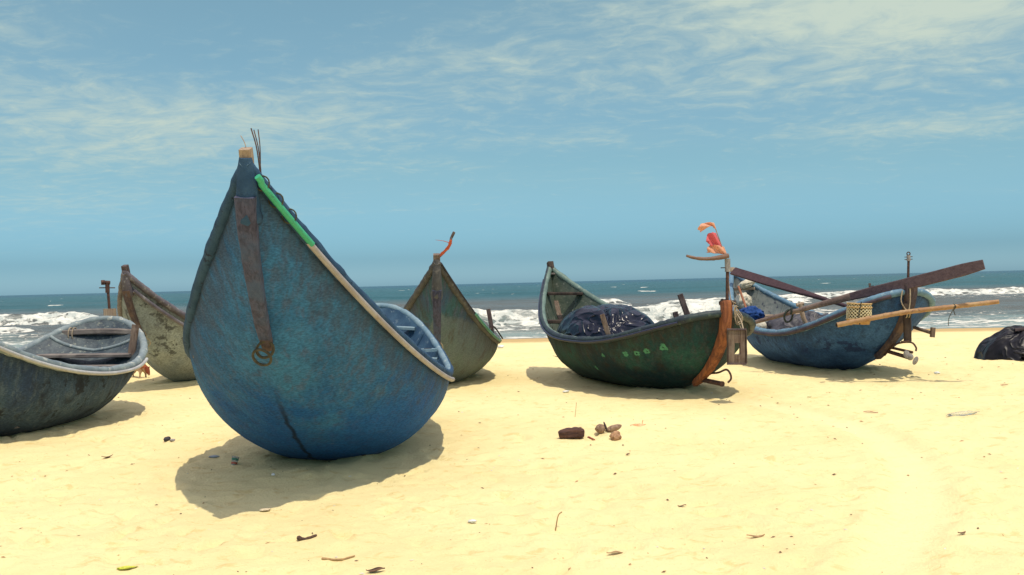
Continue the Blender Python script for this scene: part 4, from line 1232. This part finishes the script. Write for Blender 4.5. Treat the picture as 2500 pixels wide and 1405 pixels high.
mb = MB(); mb.tube(smooth_path([bk_pt(-1.75, H2+.03, RB+.02), bk_pt(-1.9, 0, RB+.03), bk_pt(-1.8, -H2, RB+.01)], 10), .007, 5); mb.build('cord', dark_rope, bk)

def heap(name, c, rad, seed, m_, label, cat, ridge=.35, ax_=None, flat=True, group=None, n=(64, 28), fr=3.0):
    ax_ = ax_ or (EX, EY, EZ)
    def f(th, ph):
        x_, y_, z_ = math.cos(ph)*math.cos(th), math.cos(ph)*math.sin(th), math.sin(ph)
        a = float(fbm(x_*fr*.6+5, z_*fr*.6+y_*fr*.5+seed, seed, 4, .55)); r2 = 1-abs(2*float(fbm(x_*fr+z_*1.5+9, y_*fr+z_*fr+seed, seed+4, 3))-1)
        return .74+ridge*(a-.3)+ridge*.8*(r2-.72)
    mb = MB(); mb.blob(c, rad, ax_, n[0], n[1], f)
    o = mb.build(name, m_, None, c)
    return tag(o, label, cat, group)
crumple = tarp_mat('crumpled_black_tarp', (.030, .029, .036), (.085, .082, .090), .50)
axb = (unit([math.cos(b.p['yaw']), math.sin(b.p['yaw']), 0]), unit([-math.sin(b.p['yaw']), math.cos(b.p['yaw']), 0]), EZ)
heap('folded_tarp', b.place([.05, .05, .52]), (1.15, .72, .40), 12, crumple, 'crumpled dark grey tarp filling the middle of the slate blue boat', 'tarp', .55, axb, fr=4)
netm = mottle_mat('blue_net', (.012, .05, .20), (.02, .08, .28), 30, .8, bmp=.02)
heap('net_heap', at(1832, 772, 17.0), (.24, .26, .17), 31, netm, 'bright blue net heaped in the slate blue boat beside the green stern', 'net', .6, fr=5)
foam_w = mottle_mat('dirty_foam', (.68, .64, .52), (.52, .47, .36), 6, .8, fineamt=.1)
fl_c = b.loc(.44, .78, dz=.02); 
heap('foam_float', at(1857, 797, fl_c[1]), (.15, .13, .13), 44, foam_w, 'rounded white float inside the slate blue rail, near the oar handle', 'float', .12, (unit([.9, .2, -.45]), EY, unit([.45, 0, .9])))
heap('foam_float', at(1822, 694, b.loc(.085, 0)[1]-.05), (.22, .16, .10), 46, foam_w, 'flat dirty white float on the slate blue boat\'s bow thwart', 'float', .25, (unit([.9, .2, .30]), EY, unit([-.3, 0, .9])))
heap('cloth_bag', at(1815, 738, b.loc(.20, .4)[1]+.1), (.17, .18, .20), 48, foam_w, 'off white sack slumped below the slate blue boat\'s bow thwart', 'sack', .4)
mb = MB(); mb.beam(smooth_path([at(1803, 700, 18.0), at(1826, 765, 17.0)], 6), .035, .03, EY, jit=.004)
tag(mb.build('thin_stick', wood_mat('red_stick_wood', (.30, .12, .06), (.2, .08, .04), None, 'Z'), None, at(1815, 732, 17.5)), 'thin reddish stick leaning under the slate blue boat\'s bow thwart', 'stick')

# ---------------------------------------------------------------- tarp bundle at the right edge
tb = thing('tarp_heap', 'black tarp heap lying on the sand at the right edge', 'tarp', (8.75, 16.75, 0))
def drape(c, rx, ry, h, seed, n=140, m=44):
    """sheet thrown over a heap: folds run down to a ragged hem on the sand"""
    rs = []
    for i in range(m):
        q = i/(m-1); ring_ = []
        for k in range(n):
            th = 2*math.pi*k/n; cx, sx = math.cos(th), math.sin(th)
            hem = 1+.16*(float(fbm(cx*2+4, sx*2+seed, seed, 3))-.5)*2
            x_, y_ = cx*rx*q*hem, sx*ry*q*hem
            top = h*(1-q**2.6)**.62*(.72+.62*float(fbm(x_*1.1+seed, y_*1.3+2, seed+1, 2)))
            fold = abs(2*float(fbm(cx*2.6+x_*.8+seed, sx*2.6+y_*.9, seed+2, 2))-1)
            wr = 1-abs(2*float(fbm(x_*3.0+y_*1.2+7, y_*4.2-x_*1.5+seed, seed+3, 3, .45))-1)
            z = top+(.15*(wr-.72)+.13*(fold-.25))*min(1, q*2.2)*(1-q**6*.7)
            ring_.append(np.array([c[0]+x_-.05*(fold-.2)*cx, c[1]+y_-.10*(fold-.25)*sx, max(z, -.02)+c[2]]))
        rs.append(ring_)
    mb = MB(); mb.rings(rs[1:], True, (True, False)); return mb
mb = drape((8.98, 16.75, 0), 1.08, .66, .50, 77)
mb.build('cover', tarp_mat('black_tarp', (.003, .003, .005), (.010, .010, .015), .40, .28, .6), tb)
def f2(th, ph):
    x_, z_ = math.cos(ph)*math.cos(th), math.sin(ph)
    return .85+.35*(1-abs(2*float(fbm(x_*2+z_*7, z_*5, 93, 3))-1)-.6)
mb = MB(); mb.blob((8.95, 16.15, .10), (.62, .20, .15), None, 60, 26, f2); mb.build('loose_sheet', tarp_mat('grey_plastic', (.085, .08, .075), (.16, .15, .14), .35), tb)
mb = MB(); mb.beam([at(2478, 806, 16.6), at(2530, 800, 16.5)], .09, .05, EZ, jit=.006); mb.build('stick', brown_wood, tb)

# ---------------------------------------------------------------- the dog
ft = on_sand(336, 923.5)
ft[1] -= .0
m, t, b_, out = mat('dog_coat')
c = objc(t); x, y, z = t.sep(c)
n = t.noise(c, 14, 4, .6)
zz_ = t.math('ADD', z, t.math('MULTIPLY', t.math('SUBTRACT', n, .5), .10))
cc = t.mix(t.ss(zz_, .13, .185), (.50, .36, .23), (.27, .075, .028))
cc = t.mix(t.math('MULTIPLY', t.ss(x, .20, .26), t.ss(z, .05, .09)), cc, (.22, .06, .03))
cc = t.mix(t.math('MULTIPLY', t.ss(n, .55, .7), .5), cc, (.12, .035, .02))
setp(t, b_, cc, .85, .1); bump(t, b_, t.noise(c, 160, 3, .7), .006, .8)
S_ = 1.0
nodes = {'hip': ((-.16, 0, .205), .066), 'loin': ((-.05, 0, .205), .066), 'chest': ((.08, 0, .200), .080), 'wither': ((.14, 0, .205), .062), 'neck': ((.205, -.01, .175), .046),
         'skull': ((.262, -.02, .135), .046), 'muzzle': ((.292, -.03, .082), .026), 'nose': ((.304, -.035, .048), .017),
         'tail1': ((-.225, 0, .205), .020), 'tail2': ((-.285, 0, .14), .014), 'tail3': ((-.30, 0, .08), .008)}
ed = [('hip', 'loin'), ('loin', 'chest'), ('chest', 'wither'), ('wither', 'neck'), ('neck', 'skull'), ('skull', 'muzzle'), ('muzzle', 'nose'), ('hip', 'tail1'), ('tail1', 'tail2'), ('tail2', 'tail3')]
for sgn, nm, dxf, dxh in ((1, 'far', .03, .045), (-1, 'near', -.015, -.01)):
    y0 = .046*sgn
    nodes.update({'el'+nm: ((.115+dxf*.3, y0, .125), .030), 'wr'+nm: ((.118+dxf, y0, .060), .016), 'pw'+nm: ((.112+dxf, y0, .014), .016), 'pt'+nm: ((.140+dxf, y0, .010), .013),
                  'th'+nm: ((-.160+dxh*.3, y0, .150), .042), 'kn'+nm: ((-.135+dxh, y0, .112), .026), 'hk'+nm: ((-.200+dxh, y0, .070), .016), 'hp'+nm: ((-.188+dxh, y0, .014), .015), 'ht'+nm: ((-.158+dxh, y0, .010), .013),
                  'ea'+nm: ((.245, -.02+.034*sgn, .178), .018), 'eb'+nm: ((.262, -.02+.046*sgn, .205), .007)})
    ed += [('chest', 'el'+nm), ('el'+nm, 'wr'+nm), ('wr'+nm, 'pw'+nm), ('pw'+nm, 'pt'+nm), ('hip', 'th'+nm), ('th'+nm, 'kn'+nm), ('kn'+nm, 'hk'+nm), ('hk'+nm, 'hp'+nm), ('hp'+nm, 'ht'+nm), ('skull', 'ea'+nm), ('ea'+nm, 'eb'+nm)]
ks = list(nodes); me = bpy.data.meshes.new('dog')
me.from_pydata([nodes[k][0] for k in ks], [(ks.index(a), ks.index(b2)) for a, b2 in ed], [])
dog = bpy.data.objects.new('dog', me); col.objects.link(dog)
sk = dog.modifiers.new('skin', 'SKIN'); sk.use_smooth_shade = True
for k, sv in zip(ks, me.skin_vertices[0].data if me.skin_vertices else []): sv.radius = (nodes[k][1],)*2
if not me.skin_vertices:
    bpy.context.view_layer.objects.active = dog
    bpy.ops.mesh.customdata_skin_add()
    for k, sv in zip(ks, me.skin_vertices[0].data): sv.radius = (nodes[k][1],)*2
for k, sv in zip(ks, me.skin_vertices[0].data): sv.use_root = (k == 'hip')
sb = dog.modifiers.new('subdiv', 'SUBSURF'); sb.levels = 2; sb.render_levels = 2
me.materials.append(m)
dog.location = (ft[0], ft[1], ft[2]); dog.rotation_euler = (0, 0, R(-24))
bpy.context.view_layer.update()
dg_ = bpy.context.evaluated_depsgraph_get()
bm_ = bpy.data.meshes.new_from_object(dog.evaluated_get(dg_)); bm_.name = 'dog'
dog.modifiers.clear(); dog.data = bm_
if not bm_.materials: bm_.materials.append(m)
tag(dog, 'small rust brown dog with cream belly sniffing the sand beside the beige boat', 'dog')

# ---------------------------------------------------------------- litter on the sand
def scrap(kind, px, py, label, cat, m_, size, seed, rz_=0.0, lift=.008, ridge=.4, group=None):
    p = on_sand(px, py); a = R(rz_)
    ax_ = (np.array([math.cos(a), math.sin(a), .05]), np.array([-math.sin(a), math.cos(a), 0]), EZ)
    return heap(kind, p+EZ*(size[2]*.55+lift), size, seed, m_, label, cat, ridge, ax_, group=group, n=(28, 14), fr=2.5)
husk = mottle_mat('husk', (.33, .22, .14), (.17, .10, .07), 30, .9, c3=(.45, .34, .24), bmp=.01)
p = on_sand(1395, 1072)
mb = MB(); P = smooth_path([p+np.array([-.118, .00, .035]), p+np.array([-.05, .005, .048]), p+np.array([.05, .02, .050]), p+np.array([.120, .03, .045])], 14)
mb.beam(P, np.interp(np.linspace(0, 1, 14), [0, .1, .6, .9, 1], [.065, .09, .115, .11, .08]), np.interp(np.linspace(0, 1, 14), [0, .1, .6, .9, 1], [.055, .075, .10, .095, .07]), EZ, ch=.2, jit=.008)
tag(mb.build('driftwood_block', wood_mat('dark_driftwood', (.105, .050, .034), (.048, .024, .022), None, 'X'), None, p), 'thick dark brown driftwood chunk lying on the open sand', 'driftwood')
hk = thing('coconut_husk', 'broken grey brown husk shell just right of the driftwood chunk', 'husk', on_sand(1475, 1058))
q = on_sand(1466, 1060)
def f3(th, ph): return .9+.25*(float(fbm(math.cos(th)*2+4, math.sin(th)*2+ph*2, 15, 3))-.5)
mb = MB(); mb.blob(q+EZ*.045, (.055, .055, .052), None, 24, 12, f3); mb.build('shell_half', husk, hk)
mb = MB(); mb.blob(q+np.array([.052, .01, .062]), (.012, .045, .06), (unit([1, 0, .35]), EY, unit([-.35, 0, 1])), 16, 10, f3); mb.build('cracked_flap', mottle_mat('dark_husk', (.10, .07, .06), (.05, .035, .04), 30, .9), hk)
mb = MB(); mb.blob(q+np.array([.13, .03, .042]), (.095, .045, .034), (unit([1, .2, .28]), unit([-.2, 1, 0]), unit([-.28, 0, 1])), 24, 12, f3); mb.build('fibre_tail', husk, hk)
scrap('husk_piece', 1503, 1075, 'small curled tan husk piece below the broken husk', 'husk', mottle_mat('tan_husk', (.50, .30, .17), (.32, .18, .11), 30, .9), (.055, .04, .045), 5, 20, ridge=.9)
wr = mottle_mat('orange_wrapper', (.72, .26, .10), (.80, .55, .32), 25, .5)
o = scrap('wrapper', 1557, 1040, 'crumpled orange wrapper lying behind the broken husk', 'wrapper', wr, (.085, .03, .026), 9, -6, ridge=.9)
mb = MB(); q = on_sand(1567, 1041); mb.tube([q+EZ*.01, q+np.array([.012, 0, .062])], .004, 5); mb.build('torn_corner', wr, o, None)
twig_m = wood_mat('twig', (.13, .075, .045), (.07, .04, .03), None, 'X'); red_twig = wood_mat('red_twig', (.34, .10, .06), (.22, .07, .05), None, 'X'); straw_m = wood_mat('dry_straw', (.48, .31, .14), (.34, .21, .10), None, 'Z')
def twig(pts, r, label, m_, cat='twig', group=None, name='twig', up_=None):
    P = [on_sand(*q) for q in pts]
    up_ = up_ or [r]*len(P)
    P = [q+EZ*u_ for q, u_ in zip(P, up_)]
    P = smooth_path(P, 10); mb = MB(); mb.tube(P, np.linspace(r*1.2, r*.7, 10), 6, jit=.35)
    return tag(mb.build(name, m_, None, P[0]), label, cat, group)
twig([(729, 1321), (745, 1315), (772, 1311)], .012, 'dark brown twig lying on bare sand in the lower middle left', twig_m)
twig([(786, 1367), (830, 1371), (866, 1360)], .006, 'long pale buried twig near the bottom, right of the dark twig', straw_m)
twig([(1436, 1073), (1452, 1076)], .008, 'tiny reddish twig between driftwood chunk and curled husk piece', red_twig)
a_ = on_sand(1356, 1290)
mb = MB(); mb.tube(smooth_path([a_, a_+np.array([.018, .0, .09]), at(1372, 1250, a_[1])], 8), [.004]*8, 5)
tag(mb.build('straw', straw_m, None, a_), 'lone straw standing up out of the sand in the foreground', 'straw')
a_ = on_sand(1404, 1020)
mb = MB(); mb.tube([a_, a_+np.array([.02, 0, .16])], .003, 5); tag(mb.build('straw', straw_m, None, a_), 'thin pale straw standing behind the driftwood chunk', 'straw')
def leaf(px, py, label, m_, l, wd_, rz_, curl=.25, cat='leaf', group=None, name='dry_leaf'):
    p = on_sand(px, py); a = R(rz_); u = np.array([math.cos(a), math.sin(a), 0]); v = np.array([-math.sin(a), math.cos(a), 0])
    rs = []
    n = 11
    for i in range(n):
        t_ = i/(n-1)*2-1; ww = wd_*max(.04, (1-abs(t_)**1.8))
        cpt = p+u*t_*l+EZ*(.006+.35*curl*l*t_*t_+.1*l*math.sin(3*t_+px))
        rs.append([cpt-v*ww+EZ*curl*ww, cpt+EZ*.0, cpt+v*ww+EZ*curl*ww, cpt+EZ*.006])
    mb = MB(); mb.rings(rs, True, (True, True))
    return tag(mb.build(name, m_, None, p), label, cat, group)
leaf_b = mottle_mat('dead_leaf', (.20, .11, .055), (.11, .06, .035), 40, .8)
leaf_r = mottle_mat('red_leaf', (.40, .075, .055), (.28, .05, .045), 40, .8)
leaf_t = mottle_mat('tan_leaf', (.45, .28, .13), (.35, .20, .09), 40, .8)
leaf(262, 1120, 'folded brown leaf on the sand below the low left boat', leaf_b, .055, .02, 50, .5)
leaf(917, 1398, 'brown leaf cut by the bottom edge, below the blue boat\'s shadow', leaf_b, .05, .03, 10, .4)
leaf(2126, 1014, 'crimson forked leaf lying alone on the right hand sand', leaf_r, .075, .02, -25, .2)
leaf(1845, 1311, 'curled tan leaf in the lower right foreground', leaf_t, .055, .022, 5, .3)
leaf(2348, 1310, 'small brown leaf near the lower right corner', leaf_b, .028, .016, 20, .3)
leaf(1503, 1352, 'pale tan curl with a white chip at the bottom centre', leaf_t, .05, .016, -8, .3)
leaf(1665, 1238, 'thin brown sliver just left of the curved track in the foreground', leaf_b, .03, .010, 10, .2)
leaf(1533, 1108, 'dark upturned sliver below the curled husk piece', leaf_b, .028, .012, 40, .6)
leaf(2452, 941, 'reddish sliver on the far right sand below the tarp heap', leaf_r, .05, .02, 0, .2)
leaf(1976, 972, 'tiny green leaf on the sand in front of the slate blue boat', mottle_mat('green_leaf', (.07, .24, .06), (.05, .17, .05), 40, .7), .035, .018, 30, .4)
leaf(1362, 872, 'dark seaweed scrap on the sand left of the green boat', leaf_b, .10, .035, 5, .3, 'seaweed', name='seaweed_scrap')
white_p = plain('white_plastic', (.78, .80, .80), .4)
scrap('plastic_scrap', 1153, 1276, 'white plastic scrap on open sand in the lower centre', 'plastic scrap', white_p, (.030, .014, .012), 21, -15, ridge=.6)
scrap('plastic_scrap', 1382, 959, 'white scrap at the lower left edge of the green boat\'s shadow', 'plastic scrap', white_p, (.05, .02, .016), 22, 10, ridge=.6)
scrap('plastic_scrap', 2288, 914, 'white scrap right of the slate blue boat\'s shadow', 'plastic scrap', white_p, (.05, .025, .02), 23, -20, ridge=.6)
scrap('plastic_scrap', 1223, 850, 'white lump on the damp sand right of the grey green boat', 'plastic scrap', white_p, (.10, .05, .05), 24, 0, ridge=.3)
scrap('plastic_scrap', 667, 1163, 'white pebble like scrap inside the blue boat\'s shadow', 'plastic scrap', white_p, (.018, .014, .012), 25, 0, ridge=.3)
scrap('paper_scrap', 647, 1249, 'torn cream paper square just below the blue boat\'s shadow', 'paper scrap', mottle_mat('cream_paper', (.72, .62, .42), (.62, .48, .30), 40, .8), (.042, .038, .006), 26, 5, ridge=.4)
scrap('cigarette_packet', 408, 1078, 'small dark open packet on the sand left of the blue boat', 'packet', mottle_mat('dark_card', (.06, .05, .06), (.03, .03, .035), 40, .7), (.040, .03, .028), 27, 15, ridge=.5)
scrap('paper_scrap', 421, 1079, 'grey shred touching the small dark packet', 'paper scrap', mottle_mat('grey_paper', (.42, .40, .38), (.3, .28, .27), 40, .8), (.03, .02, .015), 28, 0, ridge=.6)
scrap('lime_wrapper', 308, 1389, 'lime yellow wrapper half buried at the bottom left', 'wrapper', mottle_mat('lime_plastic', (.62, .66, .06), (.55, .55, .08), 30, .5), (.055, .02, .007), 29, 8, ridge=.8)
scrap('plastic_scrap', 523, 1118, 'small bluish grey scrap in the shaded sand left of the blue hull', 'plastic scrap', plain('blue_grey_scrap', (.32, .36, .42), .4), (.055, .014, .012), 30, -5, ridge=.5)
# clear cup with a red and green print, lying in the shade
q = on_sand(571, 1137)
cup = thing('plastic_cup', 'clear plastic cup with red and green band in the blue boat\'s shadow', 'cup', q)
clear, t, bb_, out = mat('clear_plastic'); setp(t, bb_, (.85, .88, .86), .15, .5); bb_.inputs['Transmission Weight'].default_value = .85; bb_.inputs['IOR'].default_value = 1.08
axc = unit([.12, .35, .93])
def cup_ring(h, r, n=20):
    u = unit(np.cross(axc, EX)); v = np.cross(axc, u)
    return [q+axc*(h+.0)+u*math.cos(a)*r+v*math.sin(a)*r+EZ*.0 for a in np.linspace(0, 2*np.pi, n+1)[:-1]]
mb = MB(); mb.rings([cup_ring(0, .024), cup_ring(.03, .027), cup_ring(.075, .031), cup_ring(.075, .0295), cup_ring(.004, .0225)], True, (True, True)); mb.build('cup_wall', clear, cup)
mb = MB(); mb.rings([cup_ring(.010, .0262), cup_ring(.026, .0278)], True, (False, False)); mb.build('red_band', plain('red_print', (.55, .12, .06), .5), cup)
mb = MB(); mb.rings([cup_ring(.042, .0292), cup_ring(.058, .0304)], True, (False, False)); mb.build('green_band', plain('green_print', (.04, .22, .13), .5), cup)
scrap('clear_bag', 2348, 1022, 'crumpled see-through plastic bag on the right hand sand', 'plastic bag', clear, (.16, .04, .022), 33, 6, ridge=.9)

# chips, grit and crumbs of straw nobody could count
mb = MB()
for _ in range(650):
    yy = 3.4+(rng.random()**1.5)*14; xx = (rng.random()*2-1)*(.6+.56*yy)
    l = float(rng.uniform(.004, .016))*(1+.05*yy); wd_ = l*float(rng.uniform(.25, .6)); a = float(rng.random()*6.28)
    zc = sand_at(xx, yy)+wd_*.3
    u = np.array([math.cos(a), math.sin(a), rng.uniform(-.2, .3)])*l; v = np.array([-math.sin(a), math.cos(a), 0])*wd_; c_ = np.array([xx, yy, zc])
    mb.m = int(rng.choice([0, 0, 0, 1, 1, 2]))
    mb.add([c_-u, c_+v, c_+u, c_-v, c_+EZ*wd_*.7], [(0, 1, 4), (1, 2, 4), (2, 3, 4), (3, 0, 4), (3, 2, 1, 0)], False)
o = mb.build('beach_litter', [leaf_b, leaf_t, plain('shell_chip', (.75, .70, .60), .6)], None, (0, 8, 0))
tag(o, 'fine brown chips, shell bits and straw crumbs strewn over the sand', 'beach litter', None, 'stuff')
